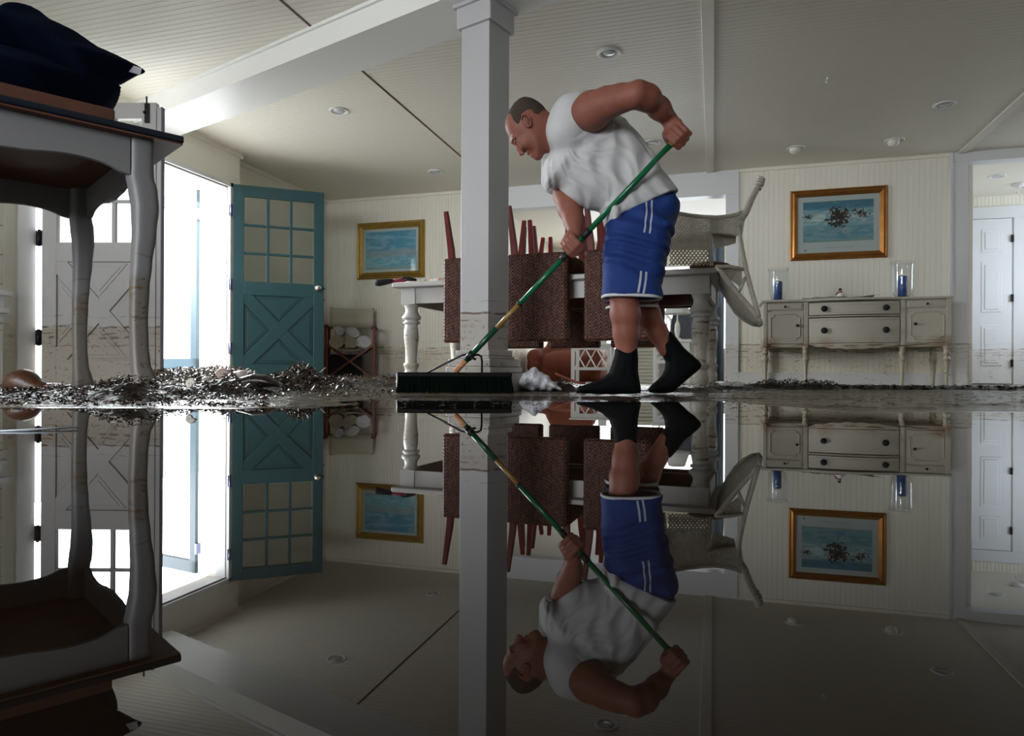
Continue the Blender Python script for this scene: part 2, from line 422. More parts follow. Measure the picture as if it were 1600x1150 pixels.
mb.box(XL-.02, XL+.018, YD0-.165, YD1+.045, ZD, ZD+.045); mb.box(XL-.14, XL-.02, YD1-.012, YD1, 0, ZD); mb.box(XL-.14, XL-.02, YD0-.035, YD1, ZD-.012, ZD)
struct('trim_5', mb, M['white'], bevel=.003)
mb = MB(); mb.box(XL, XL+.03, yj+.0, yj+.02, ZC-.05, ZC); mb.box(XL, XL+.025, 3.2, yj, ZC-.04, ZC); mb.box(XLF, XLF+.025, yj, YB, ZC-.04, ZC)
struct('trim_6', mb, M['wall'])
# walls behind and to the right of the camera, with their windows
mb = MB(); mb.box(XL-.25, -4.4, YN-.12, YN, 0, ZC); mb.box(-1.0, XR, YN-.12, YN, 0, ZC); mb.box(-4.4, -1.0, YN-.12, YN, 0, .7); mb.box(-4.4, -1.0, YN-.12, YN, 2.05, ZC)
struct('wall_rear', mb, M['wall'])
mb = MB(); mb.box(XR, XR+.12, YN, 8.3, 0, ZC); mb.box(XR, XR+.12, 9.4, 11.5, 0, ZC); mb.box(XR, XR+.12, 8.3, 9.4, 0, .8); mb.box(XR, XR+.12, 8.3, 9.4, 2.1, ZC); struct('wall_right', mb, M['wall'])  # unseen opening beside the hall, added to let its light in
def window(name, x0, x1, z0, z1, nx, nz, M4):
    f = MB(); f.box(x0, x1, -.03, .03, z0, z0+.05, M4); f.box(x0, x1, -.03, .03, z1-.05, z1, M4)
    f.box(x0, x0+.05, -.03, .03, z0, z1, M4); f.box(x1-.05, x1, -.03, .03, z0, z1, M4)
    for i in range(1, nx): x = x0+(x1-x0)*i/nx; f.box(x-.012, x+.012, -.015, .015, z0, z1, M4)
    for i in range(1, nz): z = z0+(z1-z0)*i/nz; f.box(x0, x1, -.015, .015, z-.012, z+.012, M4)
    return struct(name, f, M['white'])
window('window_1', -4.4, -1.0, .7, 2.05, 8, 4, Matrix.Translation((0, YN-.06, 0)))
window('window_2', -1.9, .1, .7, 2.05, 6, 4, RZ(PI/2, (XL-.1, 0, 0)))
# ceiling: beaded boards across, battens every 2.44 m
mb = MB(); prof = []; y = 1.0
while y < YB: prof += [(y, 0), (y+.0445, 0), (y+.0475, .0028)]; y += .05
prof.append((YB+.1, 0)); n = len(prof)
mb.add([(XLF-.1, a, ZC+b) for a, b in prof]+[(XR, a, ZC+b) for a, b in prof], [(i+1, i, n+i, n+i+1) for i in range(n-1)])
mb.box(XLF-.1, XR+.1, YN-.1, YB+.16, ZC+.012, ZC+.08)
mb.box(XLF-.1, XR+.1, YN-.1, 1.0, ZC, ZC+.012)
struct('ceiling', mb, M['ceil'])
mb = MB(); mb.box(-2.54, -2.525, 1, YB, ZC-.004, ZC+.001); struct('trim_7', mb, M['brownwood'])
mb = MB(); mb.box(-.08, .0, 1, YB-.02, ZC-.018, ZC+.001); struct('trim_8', mb, M['ceil'], bevel=.003)
mb = MB(); mb.box(2.37, 2.445, 1, YB-.03, ZC-.018, ZC+.001); struct('trim_9', mb, M['ceil'], bevel=.003)
# the beam and its square post, set askew to the room
Z_B = 2.21
b0, b1 = atZ(259, 172.5, Z_B), atZ(689, 0, Z_B)
bd = Vector((b1.x-b0.x, b1.y-b0.y, 0)).normalized(); bn = Vector((-bd.y, bd.x, 0))
ang = math.atan2(bd.y, bd.x)
tl = (XL-b0.x)/bd.x
MBm = frameM(b0, bd, bn, Vector((0, 0, 1)))
mb = MB(); mb.box(tl-.05, 8.5, 0, .38, 0, ZC-Z_B+.01, MBm); mb.box(tl-.05, 8.5, -.02, 0, ZC-Z_B-.022, ZC-Z_B+.004, MBm)
struct('ceiling_beam', mb, M['beam'])
pc = at(762, 600, 3.80); A = .197
uL = C2W(-.839, .545, 0).normalized(); uL.z = 0; uL = -bd.copy()      # along the beam, leftwards
vR = bn.copy()                                                         # away from the camera
MP = frameM((pc.x, pc.y, 0), bd, bn, Vector((0, 0, 1)))              # origin: near corner; x right along the beam, y away
mb = MB(); mb.box(-A, 0, 0, A, 0, Z_B, MP)
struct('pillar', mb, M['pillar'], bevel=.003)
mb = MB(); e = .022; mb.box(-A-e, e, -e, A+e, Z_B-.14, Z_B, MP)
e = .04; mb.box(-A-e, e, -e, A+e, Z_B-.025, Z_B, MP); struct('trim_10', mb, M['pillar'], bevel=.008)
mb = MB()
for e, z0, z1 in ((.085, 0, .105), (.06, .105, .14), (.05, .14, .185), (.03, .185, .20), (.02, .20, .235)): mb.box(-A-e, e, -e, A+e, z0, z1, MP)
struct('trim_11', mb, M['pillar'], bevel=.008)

# ------------------------------------------------------------------ rooms beyond the openings
XN, YN2, ZN = -2.8, 12.0, 2.37
mb = MB(); mb.box(XN-1.5, 2.46, YB+.14, YN2+.1, ZN, ZN+.08); mb.box(2.46, XR, YB+.14, 10.0, ZN-.035, ZN+.08); struct('ceiling_beyond', mb, M['ceil'])
o = place_bead('wall_beyond_left', 0, YN2-YB-.1, 0, 0, ZN, M['wall'], sp=.06); o.location = (XN+.02, YB+.14, 0); o.rotation_euler = (0, 0, PI/2)
mb = MB(); mb.box(2.2, 2.30, YB+.14, YN2, 0, ZN); struct('wall_beyond_right', mb, M['wall'])
wx0, wx1, wz0, wz1 = -2.45, .98, .50, 2.0
mb = MB(); mb.box(XN, wx0, YN2, YN2+.1, 0, ZN); mb.box(wx1, 2.3, YN2, YN2+.1, 0, ZN); mb.box(wx0, wx1, YN2, YN2+.1, 0, wz0); mb.box(wx0, wx1, YN2, YN2+.1, wz1, ZN)
struct('wall_beyond_back', mb, M['wall'])
window('window_3', wx0, wx1, wz0, wz1, 3, 1, Matrix.Translation((0, YN2+.05, 0)))
YR = 9.8
o = place_bead('wall_hall', 2.46, XR, YR, 0, ZN-.03, M['wall'])
mb = MB(); mb.box(2.46, 2.56, YB+.14, YR, 0, ZN); struct('wall_hall_left', mb, M['wall'])
mb = MB(); mb.box(2.62, 2.74, YR-.03, YR+.01, 0, 2.05); mb.box(3.535, 3.66, YR-.03, YR+.01, 0, 2.05); mb.box(2.62, 3.66, YR-.03, YR+.01, 2.05, 2.20)
struct('trim_12', mb, M['trim'], bevel=.004)

def panel_frame(mb, outer, inner, y0, y1, bv=.012, lift=.010):
    """sunk and bevelled raised panel between two outlines of the same point count"""
# white six-panel door in the hall
def six_panel(w, h):
    mb = MB(); mb.box(0, w, 0, .035, 0, h)
    for x0, x1 in ((.11, w/2-.05), (w/2+.05, w-.11)):
        for z0, z1 in ((.22, .72), (.88, 1.50), (1.62, 1.90)):
            mb.box(x0, x1, -.006, .001, z0, z1)
            mb.box(x0+.035, x1-.035, -.012, -.005, z0+.035, z1-.035)
    return mb
d = struct('door_1', six_panel(.76, 2.03), M['trim'], bevel=.005); d.location = (3.51, YR-.045, .01); d.rotation_euler = (0, 0, PI+.05)
d.scale = (1, -1, 1)
for z in (.25, 1.05, 1.78):
    mb = MB(); mb.box(-.012, .012, -.02, .012, z-.045, z+.045); o = mb.build('hinge', M['darkmetal'], d)

# ------------------------------------------------------------------ the double doors at the left
def dutch_door(w, h, mat, knob_x=None, latch=False, name='door_2'):
    """x: 0 at the hinge stile to w; face towards -y; lights above, cross-braced panel below"""
    T = .022
    st, top, lock, bot = .105, .115, .14, .17
    zl0, zl1 = 1.02, h-top; zp0, zp1 = bot, 1.02-lock
    fr = MB()
    fr.box(0, st, -T, T, 0, h); fr.box(w-st, w, -T, T, 0, h); fr.box(st, w-st, -T, T, h-top, h); fr.box(st, w-st, -T, T, zp1, zl0); fr.box(st, w-st, -T, T, 0, bot)
    d = fr.build(name, mat, None, bevel=.003)
    mu = MB()
    for i in (1, 2): x = st+(w-2*st)*i/3; mu.box(x-.014, x+.014, -.015, .015, zl0, zl1)
    for i in (1, 2): z = zl0+(zl1-zl0)*i/3; mu.box(st, w-st, -.015, .015, z-.012, z+.012)
    mu.build('muntins', mat, d, bevel=.004)
    for i in range(3):
        for j in range(3):
            a = st+(w-2*st)*i/3+.014; b = st+(w-2*st)*(i+1)/3-.014; z0 = zl0+(zl1-zl0)*j/3+.012; z1 = zl0+(zl1-zl0)*(j+1)/3-.012
            g = MB(); g.box(a, b, -.002, .002, z0, z1); g.build('pane', M['glass'], d)
    pn = MB(); pn.box(st, w-st, -.006, .006, zp0, zp1)
    x0, x1, z0, z1 = st, w-st, zp0, zp1; cx, cz = (x0+x1)/2, (z0+z1)/2; g = .118
    hx, hz = x1-x0, z1-z0; L = math.hypot(hx, hz)
    for kk, (a, b) in enumerate((((x0, z0), (x1, z1)), ((x0, z1), (x1, z0)))):
        nx, nz = -(b[1]-a[1])/L*g*.5, (b[0]-a[0])/L*g*.5; yy = T*(.90-.02*kk)
        pn.prism([(a[0]+nx, a[1]+nz), (a[0]-nx, a[1]-nz), (b[0]-nx, b[1]-nz), (b[0]+nx, b[1]+nz)], -yy, yy)
    def off(tri, e):      # triangle moved in by e[i] from its side i..i+1
        out = []
        gx = sum(q[0] for q in tri)/3; gz = sum(q[1] for q in tri)/3; ls = []
        for i in range(3):
            p_, q_ = tri[i], tri[(i+1) % 3]; dx_, dz_ = q_[0]-p_[0], q_[1]-p_[1]; l_ = math.hypot(dx_, dz_); nx, nz = -dz_/l_, dx_/l_
            if (gx-p_[0])*nx+(gz-p_[1])*nz < 0: nx, nz = -nx, -nz
            ls.append((nx, nz, nx*p_[0]+nz*p_[1]+e[i]))
        for i in range(3):
            a1, b1, c1 = ls[i-1]; a2, b2, c2 = ls[i]; dt_ = a1*b2-a2*b1; out.append(((c1*b2-c2*b1)/dt_, (a1*c2-a2*c1)/dt_))
        return out
    for tri in (((x0, z0), (x0, z1), (cx, cz)), ((x1, z0), (x1, z1), (cx, cz)), ((x0, z0), (x1, z0), (cx, cz)), ((x0, z1), (x1, z1), (cx, cz))):
        for extra, yy in ((.012, .0105), (.034, .015)):
            pn.prism(off(tri, (extra, g/2+extra, g/2+extra)), -yy, yy)
    pn.build('cross_panel', mat, d, bevel=.003)
    return d
def knob_mb(mb, x, y, z, s=1, dirn=-1):
    Mk = Matrix.Translation((x, y, z)) @ Matrix.Rotation(PI/2*(-dirn), 4, 'X')
    mb.lathe([(.001, .068), (.020, .066), (.029, .056), (.030, .046), (.022, .036), (.010, .030), (.010, .012), (.030, .008), (.030, 0)], 20, Mk); return mb
# teal leaf, swung into the room: face seen is its outside
th0 = atX(361, 560, XL); hinge = Vector((XL+.012, YD1+.03, 0))
fe = at(504, 450, 7.28)
a2 = math.atan2(fe.y-hinge.y, fe.x-hinge.x)
teal = dutch_door(.895, 2.0, M['teal'], name='door_2'); tag(teal, kind='structure')
teal.location = (hinge.x+.012, hinge.y, .02); teal.rotation_euler = (0, 0, a2)
mb = MB(); knob_mb(mb, .895-.06, -.022, .98); mb.build('door_knob', M['nickel'], teal)
mb = MB(); mb.box(.894, .897, -.012, .012, .93, 1.02); mb.tube([(.89, 0, .98), (.908, 0, .98)], .008); mb.tube([(.89, 0, .86), (.906, 0, .86)], .008); mb.build('latch', M['darkmetal'], teal)
for z in (.33, .98, 1.73):
    mb = MB(); mb.box(-.04, .002, -.022, -.012, z-.055, z+.055); mb.tube([(-.02, -.026, z-.06), (-.02, -.026, z+.06)], .010); mb.build('hinge', M['brass'], teal)
# white leaf, swung in on the near side
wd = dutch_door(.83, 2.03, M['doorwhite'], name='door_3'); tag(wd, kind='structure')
hw = Vector((XL+.05, YD0, 0)); fw = at(250, 400, 4.95)
wd.location = (hw.x, hw.y, .02); wd.rotation_euler = (0, 0, math.atan2(fw.y-hw.y, fw.x-hw.x))
for z in (.33, 1.05, 1.73):
    mb = MB(); mb.box(-.05, .0, -.024, -.014, z-.055, z+.055); mb.tube([(-.015, -.03, z-.06), (-.015, -.03, z+.06)], .012); mb.build('hinge', M['darkmetal'], wd)
mb = MB(); mb.box(.750, .784, -.032, -.021, 1.88, 2.02); mb.tube([(.765, -.03, 1.99), (.765, -.03, 2.07)], .006); mb.tube([(.750, -.035, 1.95), (.757, -.05, 1.955)], .008)
mb.build('slide_bolt', M['darkmetal'], wd)
mb = MB(); mb.box(.83, .862, -.012, .018, 0, 2.0); mb.build('astragal', M['doorwhite'], wd)
mb = MB(); mb.box(.862, .870, -.014, .022, 0, 2.0); mb.build('weather_strip', plain('dark weather strip', (.10, .09, .12), .6), wd)

# ------------------------------------------------------------------ outside the doorway
outm = plain('white exterior paint', (.70, .70, .70), .6); deckm = plain('grey porch boards', (.34, .34, .34), .6)
mb = MB(); mb.box(-9, XL-.25, 1, 14, -.02, .012); tag(mb.build('porch_deck', deckm), kind='structure')
mb = MB(); mb.box(-6.3, -5.0, 7.6, 7.72, 0, 2.6); mb.box(-5.20, -4.97, 6.05, 6.15, 0, 2.5); struct('wall_porch', mb, outm)
# pale blue screen door standing open on the porch
sd = thing('screen_door', 'pale blue open screen door standing outside the bright doorway', 'screen door', (0, 0, 0))
p0, p1 = at(232, 560, 8.0), at(309, 560, 7.6)
dx = Vector((p1.x-p0.x, p1.y-p0.y, 0)); W_ = dx.length+.15; dx.normalize(); dn = Vector((-dx.y, dx.x, 0))
Ms = frameM((p1.x, p1.y, .02), -dx, dn, Vector((0, 0, 1)))
mb = MB(); mb.box(0, .10, -.02, .02, 0, 2.12, Ms); mb.box(W_-.1, W_, -.02, .02, 0, 2.12, Ms); mb.box(0, W_, -.02, .02, 1.98, 2.12, Ms); mb.box(0, W_, -.02, .02, 0, .24, Ms)
mb.build('frame', M['paleblue'], sd, bevel=.003)
mb = MB(); mb.box(.0, -.03, -.03, .03, 1.78, 1.90, Ms); mb.build('hinge', M['brass'], sd)
# ------------------------------------------------------------------ ceiling lamps
def recessed(p, label, eyeball=False, r=.088):
    o = thing('recessed_light', label, 'ceiling light', p, 0, 'ceiling lights')
    mb = MB(); mb.lathe([(r, 0), (r, -.006), (r-.012, -.011), (r-.026, -.006), (r-.028, .004)], 28, None, False)
    mb.build('trim_ring', M['white'], o)
    if eyeball:
        mb = MB(); mb.ball((-.012, -.01, -.012), r*.62, 18); mb.build('eyeball', M['bulbcream'], o)
    else:
        mb = MB(); mb.lathe([(.001, .0035), (r-.028, .0035), (r-.028, -.001)], 28, None, False); mb.build('can', M['can'], o)
        mb = MB(); mb.lathe([(.001, -.012), (.028, -.010), (.045, -.004), (.048, .003)], 24, None, False); mb.build('lamp', M['bulb'], o)
    return o
for px, py, eb, lb in ((530, 173, 0, 'round recessed ceiling light left of the post, below the askew beam'),
                       (681, 268, 0, 'small round recessed light over the wall with the blue seascape'),
                       (952, 82, 0, 'largest round recessed light, high above the stooping man'),
                       (1020, 222, 0, 'round recessed light just left of the raised fist'),
                       (1476, 163, 0, 'round recessed light at the right, near the slanting ceiling batten'),
                       (1244, 231, 1, 'cream eyeball spotlight left above the framed beach scene'),
                       (1398, 219, 1, 'cream eyeball spotlight right above the framed beach scene')):
    recessed(atZ(px, py, ZC)-Vector((0, 0, .0)), lb, eb)
p = atZ(1558, 275, ZN-.035); recessed(p, 'recessed light in the ceiling of the room with the six-panel door')
o = thing('bracket_lamp', 'white ceiling lamp fitting at the right edge, beyond the opening', 'ceiling lamp', atZ(1592, 287, ZN-.035))
mb = MB(); mb.lathe([(.07, 0), (.07, -.02), (.03, -.04), (.012, -.05)], 20); mb.build('base', M['white'], o)
mb = MB(); mb.tube([(0, 0, -.03), (.10, 0, -.07), (.16, 0, -.05)], .012); mb.build('arm', M['white'], o)
mb = MB(); mb.tube([(0, 0, -.04), (-.01, 0, -.09)], .003); mb.ball((-.01, 0, -.10), .012); mb.build('pull_chain', M['white'], o)
o = thing('ceiling_hook', 'tiny white hook screwed into the ceiling above the sideboard', 'hook', atZ(1294, 121, ZC))
mb = MB(); mb.lathe([(.012, 0), (.012, -.006), (.004, -.01)], 12); mb.build('plate', M['white'], o)
mb = MB(); mb.tube([(0, 0, -.008), (-.014, 0, -.018), (-.016, 0, -.034), (-.004, 0, -.044), (.006, 0, -.036)], .004, 6); mb.build('hook', M['white'], o)

# ------------------------------------------------------------------ cabriole console table at the near left
C0 = at(288, 224.5, 2.60)
ax = C2W(-.722, -.692, 0).normalized(); ay = C2W(-.692, .722, 0).normalized()
ZU = C0.z-.002                                   # underside of the top
TM = frameM((C0.x, C0.y, 0), ax, ay, Vector((0, 0, 1)))      # x: along the front to the left, y: away along the right end
ct = thing('console_table', 'tall grey-painted table on curved legs with a dark top, at the near left', 'table', (0, 0, 0))
LT, WT = 2.1, 1.12
mb = MB()
mb.box(0, LT, 0, WT, ZU+.004, ZU+.031, TM); mb.build('tabletop', M['navytop'], ct, bevel=.006)
mb = MB(); mb.box(.004, LT-.004, .004, WT-.004, ZU-.003, ZU+.003, TM); mb.build('underside_board', M['brownwood'], ct)
ox, oy, lw = .088, .043, .085
def apron(L, h, z1, n=60):
    """scalloped bottom edge: list of (x, z)"""
    pts = [(0, z1)]
    for i in range(n+1):
        u = i/n; s = min(u, 1-u)*L
        k = 0
        if s < .06: k = .018*math.cos(s/.06*PI/2)
        elif s < .30: k = -.004-.012*math.sin((s-.06)/.24*PI)
        else: k = .004-.006*math.cos((s-.30)/.2*PI) if s < .5 else .010
        pts.append((u*L, z1-h-k+.0))
    pts.append((L, z1)); return pts
def apron_mesh(L, h, z1, thick, Mx):
    n = 60; pts = apron(L, h, z1, n)[1:-1]; mb = MB()
    for i in range(len(pts)-1):
        (a, za), (b, zb) = pts[i], pts[i+1]
        vs = [(a, 0, za), (b, 0, zb), (b, 0, z1), (a, 0, z1), (a, thick, za), (b, thick, zb), (b, thick, z1), (a, thick, z1)]
        mb.add(vs, [(0, 1, 2, 3), (5, 4, 7, 6), (0, 4, 5, 1), (3, 2, 6, 7)], Mx, False)
    return mb
LX = LT-2*ox-2*lw; LY = WT-2*oy-2*lw-.0
edge_white = M['graypaint']
apron_mesh(LX, .118, ZU-.003, .022, TM @ Matrix.Translation((ox+lw, oy+.006, 0))).build('front_apron', edge_white, ct)
apron_mesh(LX, .118, ZU-.003, .022, TM @ Matrix.Translation((ox+lw, WT-oy-.03, 0))).build('rear_apron', edge_white, ct)
apron_mesh(LY, .118, ZU-.003, .022, TM @ Matrix.Translation((ox+.028, oy+lw, 0)) @ Matrix.Rotation(PI/2, 4, 'Z')).build('end_apron', edge_white, ct)
apron_mesh(LY, .118, ZU-.003, .022, TM @ Matrix.Translation((LT-ox-.006, oy+lw, 0)) @ Matrix.Rotation(PI/2, 4, 'Z')).build('end_apron', edge_white, ct)
def cabriole(cx, cy, sx, sy):
    """square-sectioned leg that swells at the knee and turns out at the foot; sx, sy: outward signs"""
    mb = MB(); top = ZU-.003
    key = [(top, .0, .042, .042), (top-.10, .0, .042, .042), (top-.135, .0, .043, .043), (top-.18, .008, .045, .045), (top-.25, .014, .043, .043), (top-.34, .012, .038, .038), (top-.46, .005, .033, .033),
           (.42, .0, .031, .031), (.30, -.002, .029, .029), (.20, .0, .029, .029), (.13, .004, .031, .031), (.08, .012, .038, .038), (.05, .017, .043, .043), (.02, .014, .042, .042), (0, .010, .037, .037)]
    def interp(z):
        for a, b in zip(key[:-1], key[1:]):
            if b[0] <= z <= a[0]:
                t_ = (a[0]-z)/(a[0]-b[0]+1e-9); t_ = t_*t_*(3-2*t_); return [a[i]+(b[i]-a[i])*t_ for i in (1, 2, 3)]
        return key[-1][1:]
    N = 60; m = 24
    def f(u, v):
        z = top*(1-v); o_, rx, ry = interp(z); th = 2*PI*u
        c_, s_ = math.cos(th), math.sin(th); q = (abs(c_)**5+abs(s_)**5)**(-1/5)
        return (cx+sx*o_+rx*c_*q, cy+sy*o_+ry*s_*q, z)
    mb.grid(f, m, N, TM, True, True); return mb
for (cx, sx) in ((ox+lw/2, -1), (LT-ox-lw/2, 1)):
    for (cy, sy) in ((oy+lw/2, -1), (WT-oy-lw/2, 1)):
        lg = cabriole(cx, cy, sx, sy).build('leg', M['graypaint'], ct)
        if sx == -1 and sy == -1:
            mb = MB(); pts = []
            for i in range(26):
                a = i/25*3.6*PI; r = .030*(1-i/29); pts.append((cx+sx*.018+r*math.cos(a), cy-lw/2-.012, .052+r*math.sin(a)))
            mb.tube(pts, .0035, 6, TM); mb.build('scroll_carving', M['graypaint'], lg)
# table leaf lying on top, and the navy cushions
lf = MB(); ztop = ZU+.031
lf.box(.215, LT-.1, .075, .42, ztop+.001, ztop+.066, TM)
o = lf.build('table_leaf', plain('reddish board wood', (.085, .034, .022), .35, 0, 10, .3), None, bevel=.010, seg=3)
tag(o, 'reddish brown board lying flat on the dark tabletop under the navy cushions', 'board')
navy = plain('navy cotton', (.003, .006, .018), .95, spec=.05)
def cushion(name, label, outline, dep, half, thick_px_R=.07, tagm=None):
    """outline in photo pixels at depth dep, puffed up to a real cushion"""
    return None
# ------------------------------------------------------------------ long white dining table on turned legs
Lf, Rf = at(612, 445, 5.02), at(1121, 416, 4.22)
ZT = .768
tx = Vector((Rf.x-Lf.x, Rf.y-Lf.y, 0)); TL = tx.length; tx.normalize(); ty = Vector((-tx.y, tx.x, 0)); TWD = 1.0
DT = frameM((Lf.x, Lf.y, 0), tx, ty, Vector((0, 0, 1)))
dt = thing('dining_table', 'long white dining table on fat turned legs, piled with upturned chairs', 'table', (Lf.x, Lf.y, 0), math.atan2(tx.y, tx.x))
dt_I = Matrix.Identity(4)
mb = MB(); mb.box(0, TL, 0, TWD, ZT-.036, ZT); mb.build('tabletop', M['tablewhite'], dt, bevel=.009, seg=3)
ins, blk = .05, .115
def rail(x0, x1, y0, y1, z0=ZT-.152): mb = MB(); mb.box(x0, x1, y0, y1, z0, ZT-.036); return mb.build('apron', M['tablewhite'], dt)
rail(ins+blk, TL-ins-blk, ins+.012, ins+.034); rail(ins+blk, TL-ins-blk, TWD-ins-.034, TWD-ins-.012)
rail(ins+.012, ins+.034, ins+blk, TWD-ins-blk); rail(TL-ins-.034, TL-ins-.012, ins+blk, TWD-ins-blk)
mb = MB(); mb.box(.25, TL-.2, TWD*.40, TWD*.46, ZT-.19, ZT-.037); mb.box(.25, TL-.2, TWD*.56, TWD*.62, ZT-.19, ZT-.037); mb.build('extension_runner', M['brownwood'], dt)
prof = [(.030, 0), (.034, .03), (.050, .052), (.056, .10), (.052, .112), (.046, .128), (.050, .14), (.056, .158), (.060, .166), (.057, .176), (.046, .182), (.045, .24), (.048, .30), (.053, .335), (.057, .37), (.057, .42), (.049, .460), (.048, .466), (.060, .470), (.064, .478), (.060, .487), (.050, .490), (.050, .497), (.064, .502), (.071, .512), (.069, .526), (.055, .540), (.047, .560), (.046, .58), (.052, .598), (.056, .606), (.056, .616)]
for cx in (ins+blk/2, TL-ins-blk/2):
    for cy in (ins+blk/2, TWD-ins-blk/2):
        mb = MB(); mb.lathe(prof, 28, Matrix.Translation((cx, cy, 0))); mb.box(cx-blk/2, cx+blk/2, cy-blk/2, cy+blk/2, .612, ZT-.036); mb.build('leg', M['tablewhite'], dt)

# ------------------------------------------------------------------ woven chairs stood upside down on the table
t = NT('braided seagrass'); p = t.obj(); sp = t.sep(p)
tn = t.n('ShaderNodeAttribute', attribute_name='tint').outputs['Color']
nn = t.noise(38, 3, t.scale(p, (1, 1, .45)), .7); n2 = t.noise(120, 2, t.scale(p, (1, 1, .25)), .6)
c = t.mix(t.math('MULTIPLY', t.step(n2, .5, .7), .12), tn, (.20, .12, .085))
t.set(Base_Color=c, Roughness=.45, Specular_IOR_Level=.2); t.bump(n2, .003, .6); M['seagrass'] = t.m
def woven_block(wd, dp, z0, z1, cellz=.024, plait=.034, amp=.0095, curve=0, dz=.0042, ds=.0048):
    """box with braids running up its sides: real relief"""
    r = .022; hx, hy = wd/2-r, dp/2-r
    per = 4*hx+4*hy+2*PI*r; nu = int(per/ds); nv = int((z1-z0)/dz)+1
    npl = round(per/plait); pl = per/npl
    def outline(s):
        segs = [('l', -hx, -hy-r, 1, 0, 2*hx), ('a', hx, -hy, -PI/2, 0, r*PI/2), ('l', hx+r, -hy, 0, 1, 2*hy), ('a', hx, hy, 0, 0, r*PI/2),
                ('l', hx, hy+r, -1, 0, 2*hx), ('a', -hx, hy, PI/2, 0, r*PI/2), ('l', -hx-r, hy, 0, -1, 2*hy), ('a', -hx, -hy, PI, 0, r*PI/2)]
        for k, a, b, c_, d_, L in segs:
            if s <= L or k == 'a' and s <= L+1e-9:
                if k == 'l': return a+c_*s, b+d_*s, d_, -c_
                th = c_+s/r; return a+r*math.cos(th), b+r*math.sin(th), math.cos(th), math.sin(th)
            s -= L
        return -hx, -hy-r, 0, -1
    def f(u, v):
        s = u*per; z = z0+(z1-z0)*v; x, y, nx, ny = outline(s); q = (s/pl) % 1.0
        tt = z/cellz+abs(q-.5)*2.3+(int(s/pl) % 2)*.5
        e = min(v, 1-v)*(z1-z0); cap = min(1, e/.012)
        h = amp*(abs(math.sin(PI*tt))**.6)*(max(0, 1-(2*abs(abs(q-.5)-.25)/.5)**2)**.5)
        sh = (1-cap)*.010
        return (x+nx*(h-sh), y+ny*(h-sh)+curve*((z-z0)/(z1-z0))**2, z)
    mb = MB(); mb.grid(f, nu, nv, None, True, True); rr = random.Random(9); tab = [rr.random() for _ in range(997)]
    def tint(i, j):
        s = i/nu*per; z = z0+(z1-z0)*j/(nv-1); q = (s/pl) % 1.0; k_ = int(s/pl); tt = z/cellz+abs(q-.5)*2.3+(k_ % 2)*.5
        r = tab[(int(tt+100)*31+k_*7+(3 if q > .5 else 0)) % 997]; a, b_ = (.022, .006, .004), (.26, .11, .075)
        v = abs(math.sin(PI*tt))**4*(.35+.65*r)  # sheen painted in: each strand lighter at its crest, dark towards the gaps
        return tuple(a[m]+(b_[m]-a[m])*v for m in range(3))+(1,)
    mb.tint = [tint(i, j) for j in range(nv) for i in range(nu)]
    n0 = 0; mb.add([mb.v[i] for i in range(nu)], [tuple(range(nu))[::-1]]); mb.add([mb.v[(nv-1)*nu+i] for i in range(nu)], [tuple(range(nu))])
    return mb
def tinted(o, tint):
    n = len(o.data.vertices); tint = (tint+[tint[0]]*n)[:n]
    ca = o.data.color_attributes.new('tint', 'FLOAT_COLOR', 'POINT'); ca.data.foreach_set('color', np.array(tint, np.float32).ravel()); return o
def woven_chair(label, group):
    ch = thing('woven_dining_chair', label, 'chair', (0, 0, 0), 0, group)
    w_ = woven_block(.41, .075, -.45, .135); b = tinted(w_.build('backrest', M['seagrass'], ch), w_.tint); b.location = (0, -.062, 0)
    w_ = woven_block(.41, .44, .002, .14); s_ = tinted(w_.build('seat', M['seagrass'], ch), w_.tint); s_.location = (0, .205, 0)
    for sx in (-1, 1):
        for yy, y2 in ((.0, -.055), (.39, .40)):
            mb = MB(); mb.tube([(sx*.185, yy, .10), (sx*.192, yy*.8+y2*.2, .22), (sx*.212, y2, .475)], [.031, .029, .020], 4); mb.build('leg', M['redwood'], ch, bevel=.003)
    return ch
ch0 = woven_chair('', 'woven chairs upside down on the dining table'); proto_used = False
def t_at(px, off):
    """distance along the table where the sight line through column px crosses the line off metres in front of its front edge"""
    a = at(px, 500, 1.0); n_ = Vector((a.x, a.y, 0)); A0 = Lf+ty*off
    # A0 + tx*t = n_*k
    det = tx.x*(-n_.y)-tx.y*(-n_.x); bx, by = -A0.x, -A0.y
    return (bx*(-n_.y)-by*(-n_.x))/det
def put_chair(tc, far, label, tilt=0.0):
    global proto_used
    o = ch0 if not proto_used else tree_copy(ch0); proto_used = True
    q = Lf+tx*tc+ty*(TWD if far else 0); o.location = (q.x, q.y, ZT)
    o.rotation_euler = (0, 0, math.atan2(tx.y, tx.x)+(PI if far else 0)+tilt); o['label'] = label
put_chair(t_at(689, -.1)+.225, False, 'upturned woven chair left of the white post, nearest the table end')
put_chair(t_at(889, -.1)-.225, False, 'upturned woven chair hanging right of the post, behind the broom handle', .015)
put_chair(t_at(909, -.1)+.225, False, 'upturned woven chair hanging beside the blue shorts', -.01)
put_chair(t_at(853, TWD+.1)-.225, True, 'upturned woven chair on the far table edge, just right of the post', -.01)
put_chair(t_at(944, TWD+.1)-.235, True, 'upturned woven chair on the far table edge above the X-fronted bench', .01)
put_chair(t_at(1038, TWD+.1)-.205, True, 'upturned woven chair on the far table edge between the two legs of the man')

